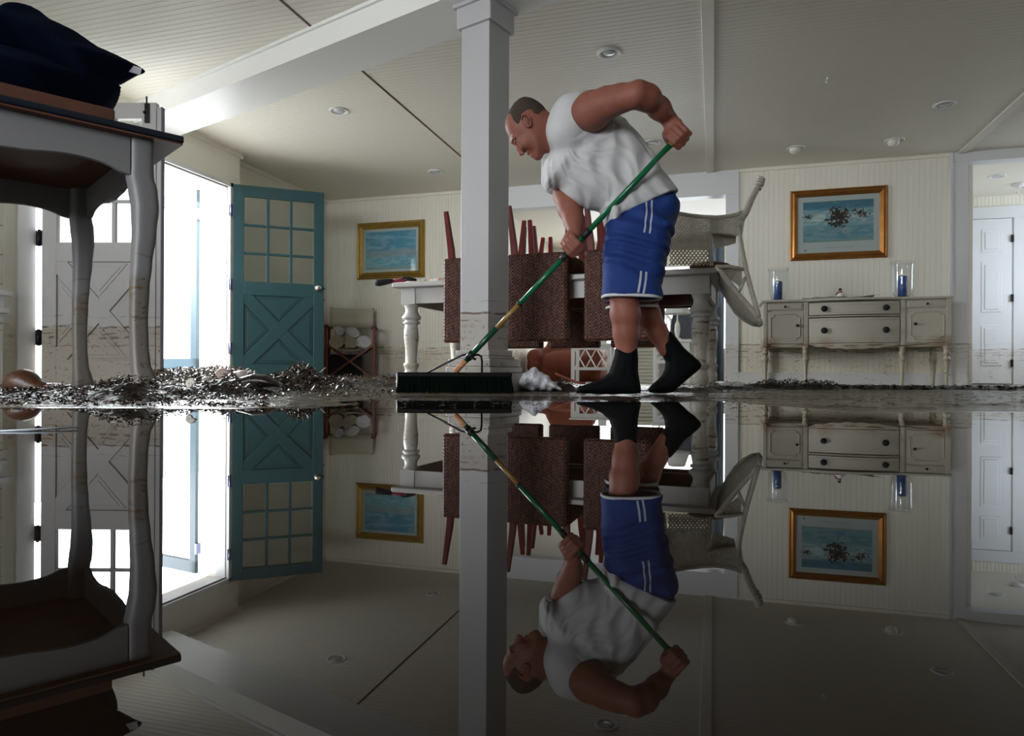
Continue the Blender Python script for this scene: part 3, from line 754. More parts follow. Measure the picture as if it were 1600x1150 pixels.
# hedge shears and flowered bag on the left table end
sh = thing('garden_shears', 'black-handled shears with red neck sticking out over the left table end', 'shears')
def dq(px, py, d=5.16): return at(px, py, d)
mb = MB(); mb.tube([dq(586.5, 441.5), dq(592, 442), dq(602, 440.5), dq(614, 439)], [.024, .026, .023, .016], 12); mb.build('handle', M['black'], sh)
mb = MB(); mb.tube([dq(614, 439), dq(622, 438.3), dq(635, 437.5)], [.011, .013, .013], 10); mb.build('neck', plain('crimson paint', (.28, .015, .05), .35), sh)
mb = MB(); mb.tube([dq(627, 433.5), dq(638, 434.8), dq(650, 437.6)], [.010, .012, .010], 10); mb.tube([dq(633, 437.6), dq(644, 437), dq(652, 437.8)], [.014, .018, .006], 10, sq=.6); mb.build('blades', M['darkmetal'], sh)
t = NT('flowered cotton'); v = t.n('ShaderNodeTexVoronoi', i_Scale=26.0); t.put(v.inputs[0], t.obj())
c = t.mix(t.step(v.outputs[0], .42, .25), (.52, .52, .46), (.62, .22, .22)); c = t.mix(t.step(t.noise(30, 3, t.obj()), .54, .62), c, (.22, .25, .17))
t.set(Base_Color=c, Roughness=.8); floral = t.m
o = None
# flowered cushion lying by the shears (solid, soft)
def soft(name, lo, hi, h, fn, mat, parent=None):
    s = SDF(lo, hi, h); fn(s); return s.build(name, mat, parent)
q = at(668, 437, 5.3)
def fn(s):
    s.ell((-.06, 0, .035), (.14, .09, .032), None, .02); s.ell((.10, .02, .04), (.12, .10, .036), None, .03); s.ell((-.14, -.02, .03), (.045, .05, .034), None, .02)
o = soft('seat_pad', (-.25, -.16, -.01), (.28, .16, .10), .009, fn, floral); o.location = (q.x, q.y+.02, ZT+.001)
tag(o, 'flowered seat pad lying on the left end of the white dining table', 'seat pad')

# ------------------------------------------------------------------ framed pictures on the back wall
def picture(name, label, x0, x1, z0, z1, fw, mat_art, gold, mx, mz0, mz1):
    yb = YB-.002; o = thing(name, label, 'picture', ((x0+x1)/2, yb, z0))
    hw, hh = (x1-x0)/2, z1-z0
    prof = [(0, 0), (0, .022), (fw*.15, .032), (fw*.3, .026), (fw*.55, .040), (fw*.75, .030), (fw, .018), (fw, .008)]
    mb = MB(); vs = []; n = len(prof)
    for cx, cz in ((-1, 0), (1, 0), (1, 1), (-1, 1)):
        for a, b in prof: vs.append((cx*(hw-a), -b, a if cz == 0 else hh-a))
    fs = [(i*n+k, ((i+1) % 4)*n+k, ((i+1) % 4)*n+k+1, i*n+k+1) for i in range(4) for k in range(n-1)]
    mb.add(vs, fs); mb.box(-hw+.004, hw-.004, -.006, 0, .004, hh-.004); mb.build('frame', gold, o)
    mb = MB(); mb.box(-hw+fw-.002, hw-fw+.002, -.010, -.006, fw-.002, hh-fw+.002); mb.build('mount', M['mount'], o)
    mb = MB(); mb.box(-hw+fw+mx, hw-fw-mx, -.0115, -.010, fw+mz0, hh-fw-mz1); art = mb.build('print', mat_art, o)
    mb = MB(); mb.box(-hw+fw-.001, hw-fw+.001, -.0155, -.0135, fw-.001, hh-fw+.001); mb.build('glazing', M['glass'], o)
    return o, hw, hh
M['mount'] = plain('cream card mount', (.62, .63, .64), .7)
t = NT('gold leaf frame'); c = t.mix(t.noise(20, 4, t.obj()), (.42, .26, .055), (.62, .43, .12)); t.set(Base_Color=c, Metallic=.85, Roughness=.36); M['gold'] = t.m
t = NT('bronze gold frame'); c = t.mix(t.noise(14, 4, t.obj()), (.30, .10, .025), (.48, .24, .06)); t.set(Base_Color=c, Metallic=.75, Roughness=.34); M['bronze'] = t.m
# plain sea and sky print
t = NT('sea print'); p = t.obj(); z = t.sep(p)[2]; n1 = t.noise(5, 5, t.scale(p, (.7, 1, 2.2)), .6, .8); n2 = t.noise(14, 4, t.scale(p, (.6, 1, 3)), .6)
sky = t.mix(t.step(n1, .42, .62), (.09, .36, .58), (.36, .58, .72)); sea = t.mix(t.step(n2, .4, .6), (.15, .46, .60), (.38, .62, .74))
c = t.mix(t.step(z, .36, .34), sky, sea); band = t.math('MULTIPLY', t.step(z, .25, .30), t.step(z, .40, .34)); c = t.mix(t.math('MULTIPLY', band, .6), c, (.42, .42, .44))
c = t.mix(t.step(z, .17, .12), c, (.34, .42, .46)); t.set(Base_Color=c, Roughness=.6); seam = t.m
picture('framed_picture', 'gold-framed blue seascape on the left stretch of wall, above the upturned chairs', -4.43, -3.485, 1.315, 2.04, .085, seam, M['gold'], .035, .035, .035)
# beach print: surf, wet sand, a dark generic crowd of riders
t = NT('beach print'); p = t.obj(); z = t.sep(p)[2]; n1 = t.noise(11, 5, t.scale(p, (.6, 1, 2.5)), .65, .6); n2 = t.noise(30, 4, t.scale(p, (.8, 1, 2)), .6)
c = t.mix(t.step(z, .50, .56), (.22, .42, .50), (.05, .21, .32))
surf = t.math('MULTIPLY', t.math('MULTIPLY', t.step(z, .34, .42), t.step(z, .56, .48)), t.step(n1, .44, .56)); c = t.mix(surf, c, (.62, .68, .70))
c = t.mix(t.step(z, .37, .33), c, t.mix(t.step(n1, .4, .6), (.12, .32, .42), (.28, .43, .50))); c = t.mix(t.step(z, .23, .17), c, (.36, .37, .28))
c = t.mix(t.math('MULTIPLY', t.step(n2, .56, .64), .4), c, (.33, .40, .42)); t.set(Base_Color=c, Roughness=.6); beach = t.m
o, hw, hh = picture('framed_picture', 'bronze-gold framed beach scene with dark riders, on the wall above the sideboard', .793, 1.738, 1.335, 2.087, .075, beach, M['bronze'], .055, .115, .055)
dark = plain('dark ink', (.02, .016, .018), .6); rd = plain('red ink', (.30, .05, .035), .6)
t = NT('brush strokes'); t.set(Base_Color=t.n('ShaderNodeAttribute', attribute_name='tint').outputs['Color'], Roughness=.6)
mb = MB(); cols = []; rnd = random.Random(8)
def stroke(cx, cz, l_, w_, a_, col):
    k = len(mb.v); e = .0118+.0004*(k % 97)/97; ca, sa = math.cos(a_), math.sin(a_); pts = [(l_*.5*math.cos(2*PI*i/8), w_*.5*math.sin(2*PI*i/8)) for i in range(8)]
    mb.add([(cx+x*ca-z*sa, -e, cz+x*sa+z*ca) for x, z in pts], [tuple(range(8))]); cols.extend([(*col, 1)]*8)
BLK, BRN, RED, WHT = (.012, .010, .014), (.055, .028, .018), (.26, .045, .03), (.50, .48, .42)
for cx, cz, sx_2, sz_2, n_, big in ((.0, .455, .085, .075, 150, 1.0), (.235, .475, .055, .03, 55, .7), (.155, .505, .025, .02, 14, .6), (-.30, .468, .045, .022, 30, .55)):
    for _ in range(n_):
        x, z = rnd.gauss(cx, sx_2*.5), rnd.gauss(cz, sz_2*.5); q_ = rnd.random(); col = RED if (q_ < .10 and z > cz) else WHT if q_ > .96 else BRN if q_ > .6 else BLK
        stroke(x, z, rnd.uniform(.018, .046)*big, rnd.uniform(.012, .026)*big, rnd.uniform(-1.2, 1.8), col)
    for _ in range(int(n_*.22)):
        x = rnd.gauss(cx, sx_2*.55); stroke(x, cz-sz_2*rnd.uniform(.8, 1.5), rnd.uniform(.02, .045)*big, .007*big, PI/2+rnd.gauss(0, .35), BLK)
    for _ in range(int(n_*.35)): stroke(rnd.gauss(cx, sx_2*.7), cz-sz_2*rnd.uniform(1.7, 2.4), rnd.uniform(.012, .04)*big, .005, rnd.gauss(0, .15), WHT if rnd.random() < .5 else (.10, .22, .27))
o2 = mb.build('painted_riders', t.m, o); o2['kind'] = 'stuff'
ca = o2.data.color_attributes.new('tint', 'FLOAT_COLOR', 'POINT'); ca.data.foreach_set('color', np.array(cols, np.float32).ravel())
# the small caption line and stamp under the print (unreadable in the photo: a row of faint strokes)
mb = MB(); rnd = random.Random(3); x = -.12
while x < .15:
    w_ = rnd.uniform(.006, .016); hgt = rnd.uniform(.008, .014); mb.box(x, x+w_*.35, -.0112, -.0108, .125, .125+hgt); mb.box(x, x+w_, -.0112, -.0108, .125, .128); x += w_+rnd.uniform(.004, .014)
mb.box(-hw+.145, -hw+.165, -.0112, -.0108, .095, .118)
mb.build('caption', plain('faint grey ink', (.26, .25, .27), .7), o)['kind'] = 'stuff'

# ------------------------------------------------------------------ painted sideboard
YS = 7.46
def sx_(px): return atY(px, 500, YS).x
X0, X1 = sx_(1193), sx_(1484)
sb = thing('sideboard', 'distressed cream sideboard with bowed drawers and six turned legs against the wall', 'sideboard', (X0, YS, 0)); SW = X1-X0; SD_ = YB-.03-YS
LXs = {k: sx_(v)-X0 for k, v in dict(l0=1197, l1=1256, p0=1256, c0=1263, c1=1407, r0=1415, r1=1482).items()}
m_ = M['buffet']; z0b, z1b = .385, .845
mb = MB(); mb.box(0, LXs['l1']+.02, .012, SD_, z0b, z1b); mb.box(LXs['r0']-.02, SW, .012, SD_, z0b, z1b); mb.box(LXs['l1'], LXs['r0'], .025, SD_, z0b, z1b)
for a in (0, LXs['p0'], LXs['c1'], SW-.028): mb.box(a, a+.042 if a else .035, -.008, .02, z0b, z1b)
mb.build('carcass', m_, sb, bevel=.003)
def bow(x): u = (x-LXs['c0'])/(LXs['c1']-LXs['c0']); return -.07*max(0, math.sin(PI*min(max(u, 0), 1)))**.8 if 0 < u < 1 else 0
# serpentine top
n = 60; poly = [(i/n*(SW+.05)-.025) for i in range(n+1)]
mb = MB(); vs = []
for z in (z1b, z1b+.022):
    for x in poly: vs.append((x, bow(x)-.025, z))
    vs += [(poly[-1], SD_, z), (poly[0], SD_, z)]
k = n+3; fs = [tuple(range(k))[::-1], tuple(range(k, 2*k))]+[(i, (i+1) % k, k+(i+1) % k, k+i) for i in range(k)]
mb.add(vs, fs); mb.build('top', m_, sb, bevel=.005)
def bowed(x0, x1, z0, z1, th, off=0):
    n = 30; mb = MB(); vs = []
    for y_ in (0, th):
        for z in (z0, z1):
            for i in range(n+1):
                x = x0+(x1-x0)*i/n; vs.append((x, bow(x)+off+y_, z))
    m1 = n+1; fs = []
    for i in range(n):
        fs += [(i, i+1, m1+i+1, m1+i), (2*m1+i+1, 2*m1+i, 3*m1+i, 3*m1+i+1), (m1+i, m1+i+1, 3*m1+i+1, 3*m1+i), (i+1, i, 2*m1+i, 2*m1+i+1)]
    fs += [(0, m1, 3*m1, 2*m1), (n, 2*m1+n, 3*m1+n, m1+n)]
    mb.add(vs, fs); return mb
xa, xb = LXs['c0']+.008, LXs['c1']-.008
for z0, z1 in ((.705, .825), (.425, .672)):
    mb = bowed(xa, xb, z0, z1, .10, -.008); 
    for (p0, p1, q0, q1) in ((xa+.02, xb-.02, z0+.018, z0+.024), (xa+.02, xb-.02, z1-.024, z1-.018)):
        e = bowed(p0, p1, q0, q1, .01, -.012); mb.add(e.v, e.f)
    for xx in (xa+.02, xb-.026): mb.box(xx, xx+.006, -.014, .0, z0+.018, z1-.018)
    dr = mb.build('drawer', m_, sb, bevel=.002)
    for u in (.16, .84):
        x = xa+(xb-xa)*u; mb = MB(); mb.lathe([(.001, .040), (.018, .038), (.030, .030), (.031, .022), (.020, .014), (.012, .010), (.014, 0)], 18, Matrix.Translation((x, bow(x)-.008, (z0+z1)/2)) @ Matrix.Rotation(PI/2, 4, 'X'))
        mb.build('knob', M['black'], dr)
mb = bowed(LXs['c0'], LXs['c1'], .685, .695, .04, -.014); mb.build('moulding', m_, sb)
# scalloped rail
n = 60; mb = MB()
for i in range(n):
    xx = [LXs['c0']+(LXs['c1']-LXs['c0'])*j/n for j in (i, i+1)]; zz = [.395-.028*(.5-.5*math.cos(2*PI*j/n))**.7-.010*math.sin(6*PI*j/n)**2+.022*(abs(2*j/n-1)**6) for j in (i, i+1)]
    vs = [(xx[a], bow(xx[a])-.010+d_, z) for d_ in (0, .02) for a, z in ((0, zz[0]), (1, zz[1]), (1, .42), (0, .42))]
    mb.add(vs, [(0, 1, 2, 3), (5, 4, 7, 6), (0, 4, 5, 1)])
mb.build('scalloped_rail', m_, sb)
for x0, x1, kx in ((LXs['l0'], LXs['l1'], .84), (LXs['r0'], LXs['r1'], .20)):
    a, b = x0+.012, x1-.008
    mb = MB(); mb.box(a, b, -.004, .02, .765, .832); mb.box(a+.012, b-.012, -.008, 0, .776, .821); dr = mb.build('drawer', m_, sb, bevel=.003)
    mb = MB(); mb.ball(((a+b)/2, -.018, .798), .012); mb.build('knob', M['black'], dr)
    mb = MB(); mb.box(a, b, -.004, .02, .425, .748)
    c_ = .035; e0, e1, f0, f1 = a+.03, b-.03, .455, .72
    ol = [(e0+c_, f0), (e1-c_, f0), (e1-c_, f0+c_*.6), (e1, f0+c_), (e1, f1-c_), (e1-c_, f1-c_*.6), (e1-c_, f1), (e0+c_, f1), (e0+c_, f1-c_*.6), (e0, f1-c_), (e0, f0+c_), (e0+c_, f0+c_*.6)]
    mb.tube([(x, -.006, z) for x, z in ol], .005, 6, closed=True)
    dr = mb.build('door', m_, sb, bevel=.002)
    mb = MB(); mb.ball((a+(b-a)*kx, -.022, .605), .015); mb.tube([(a+(b-a)*kx, -.02, .605), (a+(b-a)*kx, 0, .605)], .006); mb.build('knob', M['black'], dr)
lp = [(.012, 0), (.015, .03), (.019, .12), (.023, .22), (.027, .245), (.034, .255), (.034, .272), (.022, .285), (.020, .30), (.030, .312), (.030, .33), (.022, .342), (.027, .36), (.030, .375), (.030, .392)]
for x, y in ((.02, .02), (LXs['p0']+.02, .02), (LXs['c1']+.02, .02), (SW-.02, .02), (.03, SD_-.04), (SW-.03, SD_-.04)):
    mb = MB(); mb.lathe(lp, 16, Matrix.Translation((x, y, 0))); mb.build('leg', m_, sb)
ZS = z1b+.022
# hurricane lamps with blue candles
def hurricane(px, label, hgt, r):
    c = atY(px, 440, YS+.14); o = thing('hurricane_vase', label, 'vase', (c.x, c.y, ZS+.001), 0, 'glass hurricanes on the sideboard')
    pr = [(.001, .012), (r*.62, .013), (r*.86, .04), (r*.97, .10), (r*.98, hgt*.6), (r*1.0, hgt*.85), (r*1.12, hgt)]
    pi = [(r*1.12-.003, hgt), (r-.004, hgt*.85), (r*.98-.004, hgt*.6), (r*.97-.004, .10), (r*.84, .045), (r*.58, .02), (.001, .02)]
    mb = MB(); mb.lathe(pr+pi, 32, None, False); mb.build('glass_bowl', M['hurricane'], o)
    mb = MB(); mb.lathe([(r*.62, 0), (r*.66, .004), (r*.5, .010), (.001, .0115)], 28); mb.build('glass_foot', M['hurricane'], o)
    return c
blue = plain('blue candle wax', (.022, .075, .26), .45, 0, 12, .2)
def candle(c, label, h, tilt=0):
    o = thing('pillar_candle', label, 'candle', (c.x, c.y, ZS+.0225), 0, 'blue candles in the hurricanes'); o.rotation_euler = (0, tilt, 0)
    mb = MB(); mb.lathe([(.040, 0), (.041, h*.5), (.041, h-.004), (.036, h+.002), (.022, h-.006), (.001, h-.008)], 24); mb.build('wax', blue, o)
    mb = MB(); mb.tube([(0, 0, h-.010), (.002, 0, h+.006)], .0015, 5); mb.build('wick', M['black'], o)
c = hurricane(1216, 'clear glass hurricane vase on the left end of the sideboard', .345, .092); candle(c, 'blue pillar candle inside the left glass hurricane', .185)
c = hurricane(1410, 'clear glass hurricane vase on the right end of the sideboard', .37, .098); candle(c, 'blue pillar candle inside the right glass hurricane', .20, .02)
# papers, looped belt, carved bird
pa = plain('pale grey paper', (.50, .50, .47), .8)
c = atY(1330, 460, YS+.10)
for i, (dx_, dz, a, sz, tl_) in enumerate(((-.02, .001, .1, .30, 0.0), (.03, .006, -.15, .28, .02), (.13, .010, .25, .26, .16))):
    mb = MB(); mb.grid(lambda u, v, s=sz: ((u-.5)*s*1.3, (v-.5)*s*.75, .010*math.sin(3*u)+.06*max(0, u-.6)**1.2), 14, 6); o = mb.build('paper_sheet', pa, None, solid=.0012)
    o.location = (c.x+dx_, c.y+.02*i, ZS+dz+.001); o.rotation_euler = (0, -tl_, a)
    tag(o, ('flat pale sheet under the others, centre of the sideboard top', 'middle sheet of the loose papers beside the little figurine', 'curled top sheet pointing right towards the right hurricane')[i], 'paper', 'loose papers on the sideboard')
c = atY(1268, 464, YS+.06); o = thing('coiled_belt', 'pale belt with dark edge lying in flat loops on the sideboard', 'belt', (c.x, c.y, ZS))
mb = MB(); pts = []
for i in range(90):
    a = i/89*5.5*PI; r = .06+.10*i/89; pts.append((-.07+.32*i/89+r*math.cos(a)*.8, .05+r*.6*math.sin(a), .010+.012*abs(math.sin(a*1.5))))
mb.tube(pts, .010, 6, sq=.35); mb.build('strap', pa, o)
mb = MB(); mb.tube([(x, y, z+.0045) for x, y, z in pts], .0045, 5); mb.build('edging', plain('charcoal cord', (.07, .07, .08), .7), o)
c = atY(1313, 458, YS+.13); o = thing('figurine', 'tiny painted figure with black cap and red scarf on the sideboard', 'figurine', (c.x, c.y, ZS+.03))
mb = MB(); mb.lathe([(.030, 0), (.036, .012), (.030, .03), (.018, .045)], 16); mb.ball((.03, 0, .018), (.022, .016, .014)); mb.build('body', M['white'], o)
mb = MB(); mb.ball((0, 0, .062), .016); mb.build('head', plain('tan paint', (.42, .26, .16), .5), o)
mb = MB(); mb.lathe([(.017, .045), (.021, .05), (.016, .056)], 14); mb.tube([(-.02, -.005, .05), (-.045, -.01, .022)], .007); mb.build('scarf', rd, o)
mb = MB(); mb.lathe([(.021, .070), (.020, .073), (.014, .074), (.013, .088), (.001, .089)], 14); mb.build('cap', M['black'], o)
mb = MB(); mb.box(-.06, .06, -.04, .04, 0, .0295); b = mb.build('trinket_box', plain('worn wood', (.20, .14, .10), .6), None, bevel=.003); b.location = (c.x, c.y+.0, ZS+.0003)
tag(b, 'low worn wooden box under the tiny figure on the sideboard', 'box')

# ------------------------------------------------------------------ director chair and towels
dc = at(546.5, 600, 8.25)
o = thing('director_chair', 'folding red-wood director chair with cream canvas back, beside the teal door', 'chair', (dc.x, dc.y, 0), .45)
rw = plain('oiled red wood', (.16, .035, .020), .4, 0, 10, .3); cv = plain('cream canvas', (.60, .57, .48), .85, 0, 0, 0, .1, 200)
hw_ = .285
for sx in (-1, 1):
    for yy in (0, .40): mb = MB(); mb.box(sx*hw_-.016, sx*hw_+.016, yy-.022, yy+.022, 0, .66 if yy == 0 else .66); mb.build('post', rw, o, bevel=.003)
    mb = MB(); mb.box(sx*hw_-.028, sx*hw_+.028, -.05, .44, .66, .685); mb.build('armrest', rw, o, bevel=.006)
    mb = MB(); mb.box(sx*(hw_-.03)-.014, sx*(hw_-.03)+.014, .39, .42, .66, .93); mb.build('back_post', rw, o, bevel=.003)
    mb = MB(); mb.box(sx*hw_-.02, sx*hw_+.02, -.02, .42, 0, .03); mb.build('runner', rw, o, bevel=.003)
for yy in (.0, .38):
    for s_ in (-1, 1): mb = MB(); mb.tube([(-s_*(hw_-.02), yy+.012*s_, .05), (s_*(hw_-.02), yy+.012*s_, .44)], .017, 4); mb.build('cross_brace', rw, o)
mb = MB(); mb.grid(lambda u, v: ((u-.5)*2*(hw_-.005), v*.40, .445-.075*math.sin(PI*u)), 16, 4); mb.build('canvas_seat', cv, o, solid=.006)
mb = MB(); mb.grid(lambda u, v: ((u-.5)*2*(hw_-.02), .375+.03*math.sin(PI*u)*.6, .68+.24*v), 16, 4); mb.build('canvas_back', cv, o, solid=.006)
tw = plain('white towelling', (.68, .68, .70), .95, 0, 6, .1, .4, 90); tw2 = plain('soiled towelling', (.50, .44, .34), .95, 0, 6, .3, .4, 90)
RZc = RZ(.45, (dc.x, dc.y, 0))
def towel(x, z, r, ln, mat, label, squ=.85, rot=0, y0=.02):
    mb = MB(); pts = []; n = 64
    prof = []
    for i in range(n): a = i/n*5.4*PI; rr = r*(.16+.84*i/n); prof.append((rr*math.cos(a), rr*math.sin(a)*squ))
    vs = []; nu = 10
    for j in range(nu):
        y = y0+ln*j/(nu-1)
        for (a, b) in prof: vs.append((a, y+.004*math.sin(a*90), b))
    fs = [(j*n+i, j*n+i+1, (j+1)*n+i+1, (j+1)*n+i) for j in range(nu-1) for i in range(n-1)]
    mb.add(vs, fs, None, True)
    mb.add([(r*.9*math.cos(2*PI*i/24), y0+ln*.03, r*.9*squ*math.sin(2*PI*i/24)) for i in range(24)]+[(r*.9*math.cos(2*PI*i/24), y0+ln*.97, r*.9*squ*math.sin(2*PI*i/24)) for i in range(24)], [tuple(range(24)), tuple(range(24, 48))])
    b = mb.build('rolled_towel', mat, None, solid=.010); b.matrix_world = RZc @ Matrix.Translation((x, 0, z)) @ Matrix.Rotation(rot, 4, 'Y')
    return tag(b, label, 'towel', 'rolled towels on the director chair')
towel(-.155, .480, .095, .32, tw2, 'soiled rolled towel at the left front of the director chair')
towel(.02, .468, .090, .34, tw2, 'soiled rolled towel in the middle of the director chair seat', .72)
towel(.165, .485, .095, .33, tw, 'white rolled towel at the right on the director chair')
towel(.035, .595, .085, .30, tw, 'white rolled towel on top in the middle of the pile', .75, .5)
towel(-.13, .615, .065, .30, tw, 'grey-white rolled towel at the back left of the pile', .8, 1, .06)
mb = MB(); mb.box(-.24, .14, .06, .34, .002, .33); b = mb.build('storage_tub', M['black'], None, bevel=.02); b.matrix_world = RZc
tag(b, 'black tub standing in shadow beneath the director chair', 'tub')
# outlet under the left picture
o = thing('wall_outlet', 'white outlet plate on the wall under the seascape, right of the teal door', 'outlet', atY(598, 449, YB-.001))
mb = MB(); mb.box(-.035, .035, -.006, 0, -.055, .055); mb.build('plate', M['wall'], o, bevel=.002)
mb = MB(); mb.box(-.016, .016, -.008, -.005, .01, .04); mb.box(-.016, .016, -.008, -.005, -.04, -.01); mb.build('socket', M['white'], o)
# ------------------------------------------------------------------ the man
D0 = 3.30; U0 = .52
def q3(px, py, v=0.0):
    u, w_ = unroll(px, py); d = D0+v
    return np.array((u/F*d-U0, d-D0, CH-w_/F*d))
def q2(pts, v=0.0): return [(q3(a, b, v)[0], q3(a, b, v)[2]) for a, b in pts]
man = thing('person', 'stooping man in white sleeveless shirt and blue striped shorts pushing a long broom', 'person', C2W(U0, D0, 0), TH)

t = NT('skin'); p = t.obj(); n1 = t.noise(9, 4, p); n2 = t.noise(90, 3, p)
c = t.mix(n1, (.17, .052, .034), (.29, .110, .074)); c = t.mix(t.math('MULTIPLY', t.step(n2, .5, .75), .25), c, (.26, .09, .06))
t.set(Base_Color=c, Roughness=.56, Specular_IOR_Level=.35, Subsurface_Weight=.08, Subsurface_Scale=.02); t.s = t.b
t.b.inputs['Subsurface Radius'].default_value = (1, .3, .15); t.bump(n2, .002, .5); skin = t.m

b = SDF((-.60, -.66, .12), (.44, .34, 1.56), .0052)
HV = -.03        # depth of the head's middle plane
# skull and jaw from the profile, swollen sideways
skull = [(789.3, 198), (789.6, 190), (791.5, 184), (796, 173), (803, 162.5), (811.5, 155.5), (819.6, 153.2), (830, 154.8), (839.5, 159.5), (847.8, 166), (854, 174), (858, 186), (858, 200),
         (856, 214), (853, 228), (848, 240), (844, 246), (840, 247), (836.5, 245), (833, 242), (829, 240), (823, 237), (817, 234), (811, 229), (806, 224.5), (802, 222), (799, 218.5), (794.5, 212), (790.6, 204)]
b.puff(q2(skull, HV), HV, .076, .085, .01)
# neck
b.cap(q3(846, 200, HV), q3(880, 205, -.02), .066, .075, .03)
b.cap(q3(838, 222, HV), q3(876, 222, -.02), .045, .055, .03)
# brow, nose, lips, chin, cheeks
for sg in (-1, 1):
    b.cap(q3(802.0, 220.5, HV), q3(803, 216, HV+sg*.045), .011, .010, .014)
    b.ell(q3(806.5, 221.0, HV+sg*.031), (.016, .015, .014), None, .010, 's')
    b.ell(q3(808.0, 219.2, HV+sg*.031), (.0125, .0125, .0125), None, .004)
    b.ell(q3(819, 224, HV+sg*.040), (.020, .012, .018), None, .035)
    b.ell(q3(818.0, 239.2, HV+sg*.011), (.008, .008, .007), None, .008)
b.chain([q3(806, 224, HV), q3(810.2, 232, HV), q3(813.6, 239.6, HV)], [.009, .010, .0125], .012)
b.ell(q3(826.0, 239.8, HV), (.009, .022, .007), None, .006); b.ell(q3(830.6, 242.2, HV), (.009, .020, .007), None, .006)
b.cap(q3(827.8, 241.8, HV-.018), q3(827.8, 241.8, HV+.018), .0025, .0025, .003, 's')
b.ell(q3(840, 243.5, HV), (.022, .026, .018), None, .02)
# ears
for sg in (-1, 1):
    e0 = q3(822, 189.5, HV+sg*.079)
    a = math.radians(-62); Re = ((math.cos(a), 0, math.sin(a)), (0, 1, 0), (-math.sin(a), 0, math.cos(a)))
    ring = []
    for i in range(11):
        th = math.radians(-40+i*28); r1, r2 = .031, .019
        x, z = r1*math.cos(th), r2*math.sin(th); ring.append(e0+np.array((x*math.cos(a)-z*math.sin(a), sg*(.010+.004*math.sin(th)), x*math.sin(a)+z*math.cos(a))))
    b.ell(e0, (.027, .008, .016), Re, .006)
    b.chain(ring, [.0046]*11, .003)
    b.ell(e0+np.array((.000, sg*.014, .0)), (.012, .009, .007), Re, .004, 's')
# trunk under the shirt
TRUNK = [q3(885, 208, -.02), q3(925, 228, -.02), q3(985, 295, 0), q3(1008, 345, 0)]; TR = [.085, .115, .105, .105]
YOKE = (q3(896, 190, -.12), q3(885, 232, .10)); YR = (.080, .075)
b.chain(TRUNK, TR, .05)
b.cap(*YOKE, *YR, .06)
# near (left) arm
b.ell(q3(926, 173, -.215), (.090, .082, .084), None, .05)
b.chain([q3(926, 172, -.23), q3(950, 160, -.30), q3(972, 153, -.36), q3(994, 148, -.41)], [.074, .062, .054, .047], .035)
b.ell(q3(1000, 137, -.42), (.030, .032, .030), None, .03)
b.chain([q3(994, 149, -.41), q3(1010, 153, -.38), q3(1030, 169, -.32), q3(1045, 186, -.27)], [.046, .050, .045, .037], .03)
b.ell(q3(1012, 151, -.385), (.05, .045, .042), None, .03)
# far (right) arm
b.chain([q3(872, 235, .13), q3(876, 275, .12), q3(882, 306, .09)], [.072, .056, .050], .03)
b.chain([q3(883, 306, .09), q3(891, 325, .05), q3(897, 345, .0), q3(899, 366, -.05)], [.052, .058, .046, .032], .03)
# broom handle line
HG0, HG1 = q3(1062, 211, -.285), q3(712, 580, .25)
hd = HG1-HG0; HL = np.linalg.norm(hd); hd /= HL
def hand(c, axis, wrist, side, near, flip=1.0, spread=.0235, n0=-1.55):
    """c: a point on the handle under the palm; axis: along the handle from index to little finger; side: from knuckles across the front to the fingertips"""
    axis = axis/np.linalg.norm(axis); side = side-axis*(side@axis); side /= np.linalg.norm(side); nr = near-axis*(near@axis)-side*(near@side); nr /= np.linalg.norm(nr)
    hs = 1.14
    for k, (ln, r0) in enumerate(((1.0, .0120), (1.06, .0125), (1.0, .0118), (.84, .0104))):
        o_ = c+axis*(n0+k)*spread
        pts = [o_-side*.048*ln**.5+nr*.004, o_-side*.030+nr*.030*ln, o_+side*.008+nr*.035*ln, o_+side*.034*ln+nr*.015, o_+side*.030*ln-nr*.014, o_+side*.008-nr*.026]
        b.chain(pts, [r0*1.05, r0*1.12, r0*1.05, r0*1.08, r0, r0*.86], .0035)
        b.chain([wrist, o_-side*.042+nr*.002], [.018, .0145], .018)
    m_ = c-side*.040
    b.ell(m_+(wrist-m_)*.3, (.030, .026, .030), None, .02)
    # thumb: leaves the side of the palm and closes under the handle
    t0 = c-side*.040+axis*(n0-.2)*spread-nr*.006
    b.chain([wrist+(t0-wrist)*.45-nr*.010, t0-nr*.010, t0+side*.018-nr*.020+axis*-.008, t0+side*.044-nr*.020+axis*-.010], [.017, .0145, .0120, .0105], .006)
ax_h = hd
gc = HG0+hd*.0
w1 = q3(1048, 188, -.265)
hand(gc-hd*.006, -hd, w1, np.array((.69, .0, -.73)), np.array((0, -1, .1)), n0=-1.9)
tf = (1062-898)/(1062-712.0)
def on_handle(px):
    # point of the straight handle seen at column px
    lo_, hi_ = 0., 1.
    for _ in range(40):
        m = (lo_+hi_)/2; P_ = HG0+(HG1-HG0)*m; X_ = 800+(P_[0]+U0)/(P_[1]+D0)*F
        if X_ > px: lo_ = m
        else: hi_ = m
    return HG0+(HG1-HG0)*lo_
gf = on_handle(896.5)
hand(gf, hd, q3(899, 366, -.045), np.array((.70, 0, -.68)), np.array((-.25, -1, .1)), spread=.0215, n0=-1.35)
